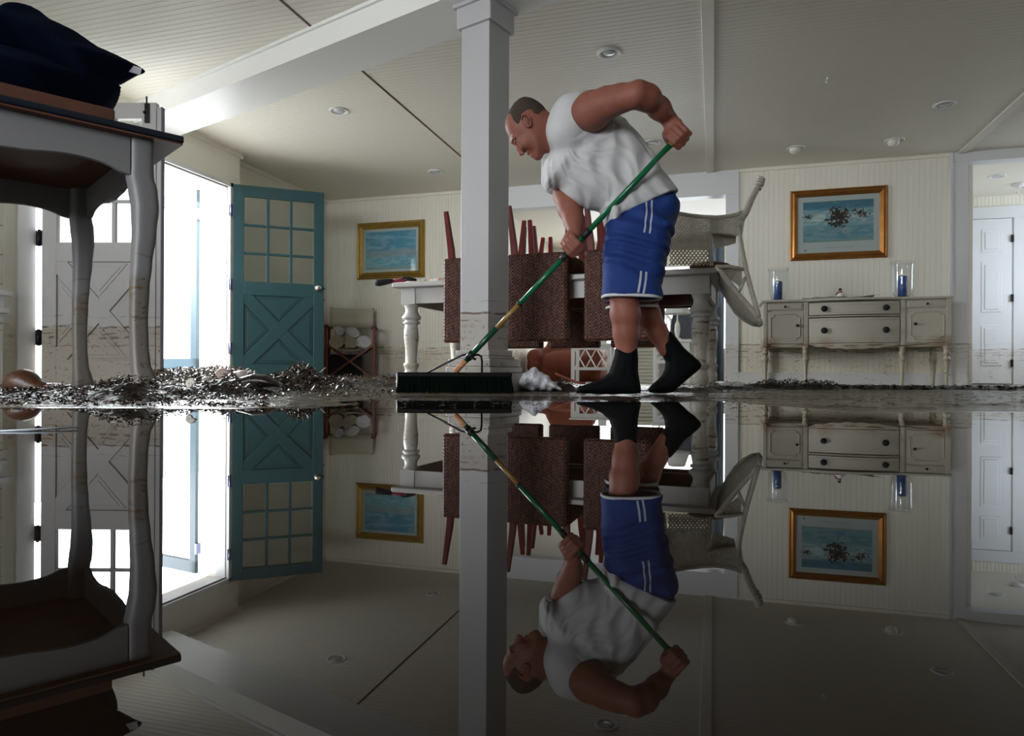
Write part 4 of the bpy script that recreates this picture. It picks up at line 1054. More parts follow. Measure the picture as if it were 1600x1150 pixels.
# legs
b.chain([q3(1000, 345, -.06), q3(980, 410, -.10), q3(974, 455, -.10), q3(977, 490, -.09), q3(978, 520, -.08), q3(979, 560, -.07)], [.080, .072, .064, .066, .056, .047], .03)
b.chain([q3(1005, 345, .09), q3(1003, 410, .12), q3(1004, 460, .12), q3(1013, 492, .13), q3(1027, 518, .14), q3(1042, 545, .15)], [.080, .070, .064, .058, .048, .044], .03)
body = b.build('body', skin, man, smooth=2)

# stubble of hair on the skull
h = SDF((-.62, -.16, 1.25), (-.28, .12, 1.56), .0045)
cap_ = [(792.2, 181), (796, 172.3), (803, 161.8), (811.5, 154.8), (819.6, 152.4), (830, 154.0), (840, 158.8), (848.4, 165.6), (854.6, 173.6), (858.6, 184), (856, 193), (846, 192), (834, 186), (830, 180), (822, 181), (814, 186), (812, 200), (808, 202), (803, 196), (798, 184)]
h.puff(q2(cap_, HV), HV, .0785, .085, 0)
h2 = h.f.copy(); h.f[:] = .2
h.puff(q2([(a, b_-.8) for a, b_ in skull], HV), HV, .0785, .0865, 0); h.f = np.maximum(h.f, np.minimum(h2+.0, .2))
# keep only the region inside the hairline (side view), all across the head
P = np.array(q2(cap_, HV)); X_ = h.ax[0][:, None]; Z_ = h.ax[2][None, :]
ins = np.zeros((len(h.ax[0]), len(h.ax[2])), bool); d2 = np.full(ins.shape, 1e9); n = len(P)
for i in range(n):
    a = P[i]; e = P[(i+1) % n]-a; wx = X_-a[0]; wz = Z_-a[1]; tt = np.clip((wx*e[0]+wz*e[1])/(e@e), 0, 1); d2 = np.minimum(d2, (wx-e[0]*tt)**2+(wz-e[1]*tt)**2)
    ins ^= ((a[1] > Z_) != (P[(i+1) % n][1] > Z_)) & (X_ < e[0]*(Z_-a[1])/(e[1] if abs(e[1]) > 1e-9 else 1e-9)+a[0])
sd = np.where(ins, -np.sqrt(d2), np.sqrt(d2)).astype(np.float32)
h.f[:] = .2; h.puff(q2([(a, b_-.6) for a, b_ in skull], HV), HV, .0782, .0865, 0)
h.f = np.maximum(h.f, np.maximum(sd[:, None, :]-.002, -1))
t = NT('cropped hair'); p = t.obj(); c = t.mix(t.noise(220, 3, p), (.022, .012, .008), (.060, .034, .024)); t.set(Base_Color=c, Roughness=.75); t.bump(t.noise(400, 2, p), .003, .8)
h.build('hair', t.m, man, smooth=1)
for sg in (-1, 1):
    e0 = q3(806.9, 220.0, HV+sg*.033)
    mb = MB(); mb.ball(tuple(e0), .0108, 14); ey = mb.build('eye', plain('eye in shade', (.05, .035, .03), .25), man)
    mb = MB(); mb.tube([tuple(e0+np.array((-.004, y_, .0065-abs(y_)*.15))) for y_ in (-.014, -.007, 0, .007, .014)], .0035, 6); mb.build('eyebrow', M['black'], man)

# sleeveless shirt, hanging loose
def folds(x, z):
    # soft drag lines from the collar towards the belly, and a few from the near armpit
    a = q3(872, 225); c_ = q3(948, 205); g_ = np.hypot(x-c_[0], z-c_[2]); tg = np.arctan2(z-c_[2], x-c_[0])
    extra = .010*np.exp(-g_/.12)*(np.abs(np.sin(tg*5+g_*9))-.5); r = np.hypot(x-a[0], z-a[2]); th = np.arctan2(z-a[2], x-a[0])
    amp = .0125*np.clip((r-.06)/.12, 0, 1)*np.clip(1.25-r/.5, .25, 1)
    f1 = np.abs(np.sin(th*7.5+1.4*np.sin(r*16)+.6)) - .6
    f2 = .5*np.sin(th*17+r*30)
    return amp*(-(1-np.abs(f1+.1)*1.25)**1*1.2+f2*.35)+extra
def hemfold(x, z): return .004*np.sin(60*x+25*z+2*np.sin(20*z))+folds(x, z)
sh_ = SDF((-.42, -.34, .75), (.36, .26, 1.56), .0055)
shirt = [(867.6, 182), (871, 176), (878, 167.5), (888, 156.5), (899, 149.5), (912, 147), (930, 156), (944, 168), (956, 178), (966, 185), (979, 196), (993, 212), (1008, 231), (1022, 250), (1034, 269), (1045, 285), (1055, 300),
         (1060, 306), (1064, 322), (1030, 340), (1000, 352), (975, 362), (950, 366), (944, 352), (938, 330), (928, 327), (912, 320), (898, 312), (885, 301), (874, 290), (862, 292), (855, 287), (850.5, 268), (853, 252), (859, 238), (866, 236), (869.5, 226), (870.5, 205)]
sh_.puff(q2(shirt, .0), (.0, 0, 0), .155, .125, 0, fold=hemfold)
sh_.chain(TRUNK, [r+.014 for r in TR], .04)
sh_.cap(*YOKE, YR[0]+.017, YR[1]+.015, .05)
sh_.cap(q3(893, 178, -.10), q3(884, 205, -.12), .085, .09, .05)
# far shoulder sleeve
sh_.cap(q3(872, 240, .14), q3(867, 282, .13), .085, .070, .03)
# armhole: cut a shallow well round the near shoulder
ah = q3(929, 176, -.235)
sh_.ell(ah+np.array((0, -.04, .0)), (.084, .115, .098), None, .008, 's')
# neck opening
sh_.cap(q3(850, 206, -.03), q3(872, 206, -.025), .082, .070, .006, 's')
def cut(sd_, a, b_, keep_above=True):
    a, b_ = np.array(a), np.array(b_); e = b_-a; e /= np.hypot(*e); nx, nz = e[1], -e[0]
    if nz > 0: nx, nz = -nx, -nz
    d_ = (sd_.ax[0][:, None]-a[0])*nx+(sd_.ax[2][None, :]-a[1])*nz; sd_.f = np.maximum(sd_.f, d_[:, None, :].astype(np.float32))
cut(sh_, *q2([(1056, 302), (952, 349)]))
sh_.puff(q2([(943, 330), (965, 330), (964, 345), (958, 360), (954, 381), (948, 379), (946.5, 362), (944.5, 346)]), -.09, .06, .03, .012, fold=hemfold)
t = NT('white jersey'); p = t.obj(); t.set(Base_Color=t.mix(t.noise(5, 4, p), (.47, .47, .48), (.57, .57, .575)), Roughness=.9); t.bump(t.noise(9, 3, p, .5, .8), .03, .25)
sh_.build('shirt', t.m, man, smooth=2)

# board shorts
t = NT('blue shorts with stripes'); p = t.obj(); sp = t.sep(p); X, Y, Z = sp
blue_ = t.mix(t.noise(4, 3, p), (.009, .026, .125), (.016, .048, .21)); lt = blue_
def stripe(px0, py0, px1, py1, wpx, gap, lo_, hi_):
    a, b_ = q3(px0, py0, -.2), q3(px1, py1, -.2); dx_, dz_ = b_[0]-a[0], b_[2]-a[2]; L = math.hypot(dx_, dz_)
    u = t.math('SUBTRACT', t.math('MULTIPLY', t.math('SUBTRACT', X, float(a[0])), -dz_/L), t.math('MULTIPLY', t.math('SUBTRACT', Z, float(a[2])), -dx_/L))
    al = t.math('ADD', t.math('MULTIPLY', t.math('SUBTRACT', X, float(a[0])), dx_/L), t.math('MULTIPLY', t.math('SUBTRACT', Z, float(a[2])), dz_/L))
    m = t.math('LESS_THAN', t.math('ABSOLUTE', t.math('SUBTRACT', t.math('ABSOLUTE', u), gap)), wpx)
    return t.math('MULTIPLY', m, t.math('MULTIPLY', t.math('GREATER_THAN', al, 0.0), t.math('LESS_THAN', al, L)))
c = t.mix(stripe(1019, 306, 1010.5, 364, .0040, .0125, 0, 1), lt, (.42, .45, .50))
c = t.mix(stripe(1006, 424, 1001, 458, .0050, .0125, 0, 1), c, (.42, .45, .50))
t.set(Base_Color=c, Roughness=.7, Specular_IOR_Level=.2); t.bump(t.noise(11, 4, p, .55, 1.0), .03, .3)
so = SDF((-.16, -.30, .46), (.36, .32, 1.06), .0055)
def sfold(x, z): return .0045*np.sin(34*x+14*np.sin(9*z)+8*z)+.003*np.sin(55*z+20*x)
hips = [(950, 335), (947.5, 352), (945.5, 377), (943, 400), (942, 440), (950, 440), (1012, 442), (1032, 440), (1036, 425), (1044, 389), (1053, 358), (1058, 335), (1059, 318), (1054, 298), (1000, 305)]
so.puff(q2(hips, 0), 0, .158, .12, 0, fold=sfold)
nl = [(943, 385), (941.5, 430), (942, 461.5), (956, 464), (985, 462.5), (998, 460.5), (1016, 463), (1029, 466), (1033, 440), (1040, 400), (1000, 380)]
so_main = so
so = SDF((-.16, -.30, .46), (.36, .32, 1.06), .0055); nl = [(952, 345), (944, 385), (941.5, 430), (940, 500), (1034, 505), (1034, 440), (1040, 400), (1050, 350), (1000, 325)]
so.puff(q2(nl, -.10), -.10, .105, .085, 0, fold=sfold); cut(so, *q2([(942, 463.5), (1030, 466.5)], -.10)); so_near = so.f
so = SDF((-.16, -.30, .46), (.36, .32, 1.06), .0055)
fl = [(950, 400), (948, 440), (948, 520), (1024, 522), (1030, 455), (1040, 410), (1000, 390)]
so.puff(q2(fl, .10), .10, .10, .085, 0, fold=sfold); cut(so, *q2([(948, 481), (1024, 480)], .10)); so_far = so.f
so = so_main; al_ = (slice(None),)*3
so.merge(al_, so_near, .03); so.merge(al_, so_far, .03)
shorts = so.build('shorts', t.m, man, smooth=2)
pip = plain('white piping', (.55, .56, .58), .7)
def hem(pts, v, D, nm='hem_piping'):
    # closed loop round the trouser leg along its hem
    P_ = [q3(a, b_, v) for a, b_ in pts]; n = len(P_); loop = []
    for i in range(40):
        th = 2*PI*i/40; s_ = .5-.5*math.cos(th); k = s_*(n-1); a = min(int(k), n-2); w_ = k-a; p_ = P_[a]*(1-w_)+P_[a+1]*w_
        loop.append((p_[0], p_[1]-D*math.sin(th), p_[2]))
    mb = MB(); mb.tube(loop, .0085, 8, closed=True); return mb.build(nm, pip, shorts)
def loop_hem(x0, x1, v, D, y0, y1, R):
    # follows the cut end of the trouser leg: a flattened ring
    P_ = []; wL = (q3(x1, y1, v)-q3(x0, y0, v)); c_ = (q3(x1, y1, v)+q3(x0, y0, v))/2
    for i in range(48):
        th = 2*PI*i/48; q_ = (abs(math.cos(th))**2.6+abs(math.sin(th))**2.6)**(-1/2.6); P_.append(tuple(c_+wL/2*.985*math.cos(th)*q_+np.array((0, -D*math.sin(th)*q_*.99, 0))))
    mb = MB(); mb.tube(P_, .0075, 8, closed=True); return mb.build('hem_piping', pip, shorts)
loop_hem(941.5, 1032, -.10, .104, 463.5, 466.5, 0)
loop_hem(948, 1026, .10, .099, 481, 480, 0)
mb = MB(); a = q3(1008.5, 366, -.16); mb.ball(tuple(a), .008); mb.build('fly_knot', plain('maroon thread', (.10, .01, .01), .7), shorts)

# black neoprene boots
boot = plain('black neoprene', (.003, .0035, .004), .7, spec=.08)
f_ = SDF((-.38, -.22, -.01), (.12, .06, .30), .005)
bp_ = [(961.5, 544), (995.5, 542), (997, 560), (996.8, 580), (999, 594), (1001.5, 606), (1001, 614.5), (985, 615.8), (950, 616), (915, 615), (900, 614), (898.5, 609), (903, 604), (914, 601), (928, 596.5), (942, 590), (951, 583), (956.5, 567), (960, 555)]
f_.puff(q2(bp_, -.075), -.075, .052, .05, 0)
f_.f = np.maximum(f_.f, -(f_.ax[2]-.001)[None, None, :])
f_.build('boot', boot, man, smooth=1)
mb = MB(); base = q2([(899, 610), (905, 614)], -.075)
sole = [(q3(899, 610, -.075)[0]+(q3(1001, 610, -.075)[0]-q3(899, 610, -.075)[0])*(.5-.5*math.cos(PI*i/12)), -.075+(.046 if j else -.046)*(math.sin(PI*min(max(i/12, .08), .94))**.4)) for j in (0, 1) for i in (range(13) if j == 0 else range(12, -1, -1))]
mb.add([(x, y, .001) for x, y in sole]+[(x, y, .014) for x, y in sole], [tuple(range(26))[::-1], tuple(range(26, 52))]+[(i, (i+1) % 26, 26+(i+1) % 26, 26+i) for i in range(26)])
f_ = SDF((-.02, .04, -.01), (.50, .26, .38), .005)
br = [(1024, 536.5), (1033, 528), (1040, 517.5), (1048, 518), (1057, 528), (1069, 544), (1083, 556), (1093, 565), (1096, 570), (1094, 576), (1086, 583), (1076, 591), (1066, 600), (1058, 607), (1050, 613.5), (1030, 614.2), (1015, 613.5), (1012.5, 608), (1017, 602.5), (1026, 595), (1034, 587), (1039, 577), (1040, 565), (1034, 553), (1029, 545)]
f_.puff(q2(br, .15), .15, .052, .05, 0)
f_.f = np.maximum(f_.f, -(f_.ax[2]-.001)[None, None, :])
f_.build('boot', boot, man, smooth=1)

# ------------------------------------------------------------------ push broom, leaning in his hands
RC = Matrix.Translation(C2W(U0, D0, 0)) @ Matrix.Rotation(TH, 4, 'Z')
bh_c = HG0+hd*HL
br_o = thing('push_broom', 'green-handled push broom with a wide dark bristle head, held by the man', 'broom', C2W(U0, D0, 0), TH)
green = plain('green handle enamel', (.006, .115, .045), .22); yel = plain('yellow lacquered wood', (.50, .22, .02), .35); blk_ = plain('black rubber grip', (.008, .008, .008), .6); raww = plain('pale raw wood', (.42, .20, .09), .6); goldh = plain('golden brown lacquer', (.24, .14, .035), .3)
def seg(px0, px1, r, m_, nm, n=16):
    a = HG0-hd*.012 if px0 is None else on_handle(px0); c_ = on_handle(px1) if px1 else HG1
    mb = MB(); mb.tube([tuple(a), tuple(c_)], r, n); return mb.build(nm, m_, br_o)
seg(None, 1045, .0130, yel, 'yellow_sleeve'); seg(1046, 920, .0135, green, 'green_tube'); seg(921, 909, .0165, blk_, 'collar')
seg(909, 880, .0140, green, 'inner_tube'); seg(885, 877, .0160, blk_, 'collar'); seg(877, 812, .0135, green, 'green_tube'); seg(813, 810, .0150, blk_, 'collar'); seg(811, 776, .0128, goldh, 'brown_tube')
seg(776, 728, .0150, plain('dark green enamel', (.004, .05, .025), .25), 'dark_tube'); seg(728, None, .0160, raww, 'raw_wood_tip', 6)
# head: wooden block, dense bristles
hl, hr = q3(628, 596, .30), q3(800, 598, .33)
wx_ = Vector((hr[0]-hl[0], hr[1]-hl[1], 0)); BL = wx_.length; wx_.normalize(); wy_ = Vector((-wx_.y, wx_.x, 0))
MBR = frameM((hl[0], hl[1]-.03, 0), wx_, wy_, Vector((0, 0, 1)))
mb = MB(); mb.box(-.02, BL, -.005, .065, .082, .108, MBR); mb.build('head_block', plain('wet dark wood', (.003, .003, .0025), .5, spec=.1), br_o, bevel=.006)
rnd = random.Random(5); mb = MB()
for r_ in range(6):
    for i in range(110):
        x = -.014+(BL+.008)*i/109+rnd.uniform(-.002, .002); y = .002+.055*r_/5+rnd.uniform(-.003, .003); sx_2 = (i/109-.5)*.02
        lean = rnd.uniform(-.004, .004)
        mb.tube([(x, y, .084), (x+sx_2*.5+lean*.5, y-.003, .04), (x+sx_2+lean*1.5, y-.008+rnd.uniform(-.006, .006), .002)], [.0042, .0048, .0056], 4, MBR)
o = mb.build('bristles', plain('dark green bristle', (.0012, .0035, .0022), .8, spec=.03), br_o); o['kind'] = 'stuff'
mb = MB(); mb.box(-.026, -.019, .005, .06, .03, .10, MBR); mb.build('end_cap', M['white'], br_o, bevel=.002)
# wire brace
v0 = on_handle(735)
mb = MB(); pts = [q3(668, 582, .27), q3(700, 566, .27), q3(722, 555, .26), q3(733, 552.5, .245), tuple(v0+np.array((0, -.018, .0))), q3(747, 554, .24), q3(752, 557, .25), q3(753, 565, .27), q3(753, 582, .29)]
mb.tube([tuple(x) for x in pts], .0055, 8); mb.build('wire_brace', M['darkmetal'], br_o)
a_, b_ = on_handle(739), on_handle(731); mb = MB(); mb.tube([tuple(a_), tuple(b_)], .0195, 12); mb.tube([tuple(v0+np.array((0.0, -.02, -.01))), tuple(v0+np.array((.03, -.02, -.02)))], .006, 6); mb.build('clamp', M['darkmetal'], br_o)
# ------------------------------------------------------------------ navy cushions on the console table
MC = RZ(TH)
def cam_obj(o): o.matrix_world = MC; return o
def c3(px, py, d): u, w_ = unroll(px, py); return np.array((u/F*d, d, CH-w_/F*d))
def c2(pts, d): return [(c3(a, b_, d)[0], c3(a, b_, d)[2]) for a, b_ in pts]
def cdep(px): return 4.137/(1-.958*(px-800)/F)        # the cushions lie parallel to the table's front edge
def cq(pts): return [(c3(a, b_, cdep(a))[0], c3(a, b_, cdep(a))[2]) for a, b_ in pts]
CPL = (2.62+.958*1.583, .958, 0)
up_ = [(-75, 40), (-40, 26), (-12, 22), (8, 20), (20, 12), (36, 8.5), (50, 10.5), (64, 18), (80, 31), (102, 41), (122, 51), (140, 64), (156, 75), (176, 83), (192, 91), (210, 100), (226, 108), (229, 113), (212, 116), (200, 122), (190, 128), (180, 133), (150, 130), (110, 110), (60, 92), (0, 82), (-60, 80)]
lo_ = [(-70, 72), (0, 74), (60, 86), (110, 104), (150, 122), (176, 128.5), (190, 133), (180, 143), (169, 156), (160, 168), (150, 180), (120, 180), (80, 171), (30, 158), (-30, 144), (-75, 134)]
s = SDF((-2.15, 1.9, 1.02), (-1.25, 3.05, 1.56), .008)
def cf(x, z): return .004*np.sin(30*x+18*z+2*np.sin(12*x))
s.puff(cq(up_), CPL, .27, .20, 0, lens=True); o = s.build('cushion', navy, None, smooth=1); cam_obj(o)
tag(o, 'upper navy cushion on the dark-topped table, with a pale tag at its corner', 'cushion')
mb = MB(); mb.box(-.024, .024, -.001, .001, -.014, .014); g = mb.build('fabric_tag', plain('grey woven label', (.30, .30, .32), .8), o); q = c3(211, 109, cdep(211)-.03); g.location = q; g.rotation_euler = (0, .28, 0)
s = SDF((-2.15, 1.9, .98), (-1.25, 3.05, 1.40), .008)
s.puff(cq(lo_), CPL, .27, .13, 0, lens=True); o = s.build('cushion', navy, None, smooth=1); cam_obj(o)
tag(o, 'lower navy cushion, squashed flat on the reddish board', 'cushion')

# ------------------------------------------------------------------ upturned wicker armchair hanging over the right table end
wk = thing('wicker_armchair', 'upturned cream wicker armchair hanging over the right end of the dining table', 'armchair', (0, 0, 0), TH)
t = NT('cream wicker'); c = t.mix(t.noise(30, 4, t.obj()), (.34, .31, .25), (.60, .57, .49)); t.set(Base_Color=c, Roughness=.5); wick = t.m
A_, B_ = 4.12, 4.62
def T_(pts, d, r, n=8, nm='frame_rail', par=None, closed=False):
    mb = MB(); P_ = [tuple(c3(p_[0], p_[1], p_[2] if len(p_) > 2 else d)) for p_ in pts]; mb.tube(P_, r, n, closed=closed); return mb.build(nm, wick, par or wk)
def lerp(P_, u):
    k = u*(len(P_)-1); a = min(int(k), len(P_)-2); f = k-a; return P_[a]*(1-f)+P_[a+1]*f
def weave(Ta, Tb, ns, nw, nm, rs=.0034, rw=.0040, amp=.003, par=None, skip=0.0, seed=1):
    """stakes from curve Ta to curve Tb, weavers across them"""
    Ta = [np.array(c3(*p_)) for p_ in Ta]; Tb = [np.array(c3(*p_)) for p_ in Tb]; mb = MB(); rnd = random.Random(seed)
    for i in range(ns):
        a, b_ = lerp(Ta, i/(ns-1)), lerp(Tb, i/(ns-1)); mb.tube([tuple(a), tuple((a+b_)/2), tuple(b_)], rs, 4)
    for j in range(nw):
        v = (j+.5)/nw; pts = []
        if rnd.random() < skip: continue
        for i in range(ns*1+0):
            u = i/(ns-1); p_ = lerp(Ta, u)*(1-v)+lerp(Tb, u)*v; p_ = p_+np.array((0, amp*(1 if (i+j) % 2 else -1), amp*.3*(1 if (i+j) % 2 else -1))); pts.append(tuple(p_))
        mb.tube(pts, rw, 4)
    o = mb.build(nm, wick, par or wk); return o
rim = [(1036, 330), (1048, 331.5), (1062, 334), (1080, 337), (1100, 339), (1120, 340), (1140, 338), (1152, 335), (1162, 331)]
for dd_ in (A_, B_): T_([(a, b_, dd_) for a, b_ in rim], dd_, .013)
T_([(1036, 330, A_), (1034, 330, (A_+B_)/2), (1036, 331, B_)], A_, .013)
# legs standing up, bound at the tips
for dd_, sx_0 in ((A_, 0), (B_, -1.5)):
    o = T_([(1158, 342, dd_), (1166, 330, dd_), (1174, 310, dd_), (1184, 290, dd_), (1190, 277.5, dd_)], dd_, .022, 12, 'leg')
    for (a, b_) in ((1190, 278), (1189, 282), (1187.5, 286), (1184, 292)):
        mb = MB(); p_ = c3(a, b_, dd_); p2_ = c3(a-1.4, b_+2.6, dd_); mb.tube([tuple(p_), tuple(p2_)], .026, 12); mb.build('cane_binding', wick, o)
for dd_ in (A_+.0, B_):
    weave([(1037, 331, dd_), (1062, 335, dd_), (1085, 339, dd_), (1112, 341, dd_)], [(1045, 391, dd_), (1065, 391, dd_), (1085, 391, dd_), (1110, 391, dd_)], 26, 19, 'woven_apron', .0040, .0054)
    weave([(1112, 341, dd_), (1130, 341, dd_), (1150, 337, dd_), (1165, 334, dd_)], [(1112, 364, dd_), (1128, 364.5, dd_), (1146, 367, dd_), (1158, 371, dd_)], 22, 9, 'woven_shoulder', .0040, .0052)
    # open diamond lattice under it
    mb = MB(); n = 11
    for i in range(-3, n+1):
        for s_ in (1, -1):
            pts = []
            for k in range(7):
                v = k/6; x = 1046+(i+(v*3.2 if s_ == 1 else 3.2-v*3.2))*5.9
                if 1045 <= x <= 1111: pts.append(tuple(c3(x, 391+v*23.5, dd_+.004*s_)))
            if len(pts) > 1: mb.tube(pts, .0042, 5)
    mb.build('diamond_lattice', wick, wk)
    T_([(1108, 362, dd_), (1109.5, 385, dd_), (1112, 415, dd_)], dd_, .013, 8, 'post'); T_([(1047, 340, dd_), (1043, 380, dd_), (1038, 415.5, dd_)], dd_, .013, 8, 'post')
    T_([(1154, 352, dd_), (1156, 372, dd_), (1161, 398, dd_), (1166, 422, dd_), (1172, 446, dd_), (1180, 474, dd_), (1186, 496, dd_)], dd_, .015, 10, 'back_post')
# seat underside
weave([(1112, 364, A_), (1130, 365, A_), (1150, 368, A_)], [(1112, 372, B_), (1130, 372, B_), (1150, 373, B_)], 18, 40, 'woven_seat', .003, .004)
weave([(1112, 366, A_+.1), (1130, 367, A_+.1), (1150, 369, A_+.1)], [(1116, 388, A_+.12), (1132, 385, A_+.12), (1149, 380, A_+.12)], 18, 10, 'seat_edge', .003, .004)
# fan back hanging down past the table end
nr_ = [(1121, 416.5), (1127, 424), (1137, 438), (1150, 455), (1163, 470), (1176, 485), (1184, 496), (1188, 503)]
fr_ = [(1121, 421), (1123, 436), (1129, 452), (1138, 470), (1150, 488), (1164, 500), (1176, 506.5), (1186, 508)]
T_([(a, b_, A_+.02) for a, b_ in nr_], A_, .016, 10); T_([(a, b_, B_) for a, b_ in fr_], B_, .014, 10)
T_([(1188, 503, A_+.02), (1189, 506, (A_+B_)/2), (1186, 508, B_)], A_, .015, 10); T_([(1121, 416.5, A_+.02), (1120, 419, (A_+B_)/2), (1121, 421, B_)], A_, .014, 10)
weave([(a, b_, A_+.02) for a, b_ in nr_], [(a, b_, B_) for a, b_ in fr_], 38, 46, 'woven_back', .0035, .0040)
T_([(1122, 416.5, A_), (1140, 416, A_), (1162, 421, A_)], A_, .011); T_([(1165, 433, A_), (1160, 444, A_), (1155, 455, A_)], A_, .010, 8, 'brace')
weave([(1124, 418, A_+.05), (1140, 418, A_+.05), (1158, 422, A_+.05)], [(1134, 432, A_+.05), (1146, 440, A_+.05), (1160, 450, A_+.05)], 20, 12, 'woven_arm', .0035, .004)
mb = MB(); q = c3(1116, 408, 4.4); s_ = SDF((-.16, -.12, -.02), (.16, .12, .08), .01)
s_.ell((0, 0, .03), (.13, .09, .03), None, .02); o = s_.build('seat_pad', plain('brown seat cushion', (.13, .07, .045), .8, 0, 20, .4), None); o.location = C2W(q[0]-.03, q[1], ZT+.001)
tag(o, 'brown pad on the table top inside the upturned wicker armchair', 'seat pad')

# ------------------------------------------------------------------ fireplace at the left edge
fp = thing('fireplace', 'white fireplace surround with black opening at the extreme left edge', 'fireplace', (XL+.003, 3.3, 0))
mb = MB(); mb.box(.0, .07, -.62, .19, .44, .62); mb.box(0, .07, .10, .19, 0, .44); mb.box(0, .09, -.62, .215, .50, .53); mb.build('surround', M['trim'], fp, bevel=.004)
mb = MB(); mb.box(0, .012, -.62, .10, 0, .44); mb.build('firebox', M['black'], fp)
t = NT('painted brick'); bt = t.n('ShaderNodeTexBrick', i_Scale=1.0); t.put(bt.inputs['Vector'], t.scale(t.pos(), (1, 1, 1), rot=(PI/2, 0, PI/2))); bt.inputs['Color1'].default_value = (.62, .60, .52, 1); bt.inputs['Color2'].default_value = (.56, .53, .46, 1); bt.inputs['Mortar'].default_value = (.34, .30, .24, 1)
bt.inputs['Brick Width'].default_value = .2; bt.inputs['Row Height'].default_value = .065; bt.inputs['Mortar Size'].default_value = .006; t.set(Base_Color=bt.outputs[0], Roughness=.7)
mb = MB(); mb.box(0, .05, -.62, .20, .62, 1.9); mb.build('brick_face', t.m, fp)
mb = MB(); mb.box(0, .10, -.62, .23, .62, .655); mb.build('mantel', M['trim'], fp, bevel=.004)

# ------------------------------------------------------------------ furniture in the room beyond
bw = M['white']; bt_ = plain('white bench paint', (.80, .80, .78), .45)
q = atY(923, 598, 9.3); o = thing('bench', 'white bench with three X braces in its front, seen beneath the dining table', 'bench', (q.x, q.y, 0))
s1 = atY(892, 598, 9.3).x-q.x; s2 = atY(954, 598, 9.3).x-q.x; zt = .525
mb = MB(); mb.box(s1-.02, s2+.02, -.03, .40, zt-.03, zt); mb.build('seat', bt_, o, bevel=.004)
for x in (s1, s2-.045):
    for y in (0, .34): mb = MB(); mb.box(x, x+.045, y, y+.04, 0, zt-.03); mb.build('leg', bt_, o)
mb = MB(); mb.box(s1+.04, s2-.04, .005, .03, zt-.085, zt-.03); mb.box(s1+.04, s2-.04, .005, .03, .16, .20); mb.build('rail', bt_, o)
xa_, xb_ = s1+.045, s2-.045
for i in range(3):
    a, b_ = xa_+(xb_-xa_)*i/3+.01, xa_+(xb_-xa_)*(i+1)/3-.01
    mb = MB(); mb.tube([(a, .018, .20), (b_, .018, zt-.085)], .016, 4, sq=.6); mb.tube([(b_, .012, .20), (a, .012, zt-.085)], .016, 4, sq=.6); mb.build('cross_brace', bt_, o)
mb = MB(); q = atY(942, 552, 9.45); mb.box(-.055, .055, -.05, .05, 0, .09); b_ = mb.build('table_lamp', bt_, None); b_.location = (q.x, q.y, .5255)
tag(b_, 'small white box-shaped lamp base on the X-fronted bench', 'lamp')
orange = plain('burnt orange upholstery', (.17, .035, .014), .75, 0, 9, .35, .2, 80)
q = atY(905, 598, 10.2); s = SDF((-.62, -.4, 0), (.62, .5, .9), .02)
s.ell((0, .05, .30), (.50, .36, .24), None, .05); s.cap((-.46, -.24, .28), (-.46, .25, .28), .115, .12, .03); s.cap((.46, -.24, .28), (.46, .25, .28), .115, .12, .03); s.ell((0, .33, .45), (.45, .16, .32), None, .05); s.cap((-.40, -.05, .20), (.40, -.05, .20), .19, .19, .03); s.cap((-.42, .2, .20), (.42, .2, .20), .17, .17, .03); s.cap((-.46, -.22, .42), (-.46, .25, .46), .12, .12, .04); s.cap((.46, -.22, .42), (.46, .25, .46), .12, .12, .04)
s.cap((-.30, .30, .40), (-.24, .34, .66), .14, .13, .08); s.cap((.30, .30, .40), (.24, .34, .66), .14, .13, .08); s.cap((-.22, .34, .64), (.22, .34, .64), .14, .14, .06); s.cap((-.45, -.2, .16), (-.45, .25, .16), .10, .10, .05); s.cap((.45, -.2, .16), (.45, .25, .16), .10, .10, .05)
o = s.build('armchair', orange, None, smooth=1); o.location = (q.x-.18, q.y, -.06); tag(o, 'burnt orange upholstered armchair behind the X-fronted bench', 'armchair')
q = atY(1008, 598, 9.0); o = thing('louvered_cabinet', 'cream louvered cabinet door seen between the two boots', 'cabinet', (q.x, q.y, 0))
cw = .24; crm = plain('cream louver paint', (.70, .67, .56), .5)
mb = MB(); mb.box(-cw, cw+.45, .02, .35, 0, .56); mb.build('carcass', crm, o)
for x in (-cw, cw-.05): mb = MB(); mb.box(x, x+.055, -.01, .02, 0, .56); mb.build('stile', bt_, o)
mb = MB()
for i in range(11): z = .04+i*.046; mb.add([(-cw+.05, -.008, z), (cw-.05, -.008, z), (cw-.05, .02, z+.035), (-cw+.05, .02, z+.035), (-cw+.05, -.008, z+.006), (cw-.05, -.008, z+.006), (cw-.05, .02, z+.041), (-cw+.05, .02, z+.041)], [(0, 1, 2, 3), (5, 4, 7, 6), (0, 4, 5, 1), (3, 2, 6, 7)])
mb.build('louvers', crm, o)
q = atY(1040, 598, 8.75); o = thing('side_table', 'white side table with crossed side braces behind the turned table leg', 'side table', (q.x, q.y, 0))
mb = MB(); mb.box(-.16, .30, -.2, .2, .50, .53); mb.build('tabletop', bt_, o)
for x in (-.14, .26):
    for y in (-.18, .16): mb = MB(); mb.box(x, x+.035, y, y+.035, 0, .50); mb.build('leg', bt_, o)
mb = MB(); mb.box(-.14, .28, -.175, -.155, .44, .50); mb.box(-.14, .28, -.175, -.155, .24, .28); mb.build('rail', bt_, o)
mb = MB(); mb.tube([(-.11, -.165, .28), (.27, -.165, .44)], .014, 4); mb.tube([(.27, -.17, .28), (-.11, -.17, .44)], .014, 4); mb.build('cross_brace', bt_, o)
o = thing('table_lamp', 'white shaded lamp standing on the side table against the bright window', 'lamp', (q.x+.14, q.y+.02, .531))
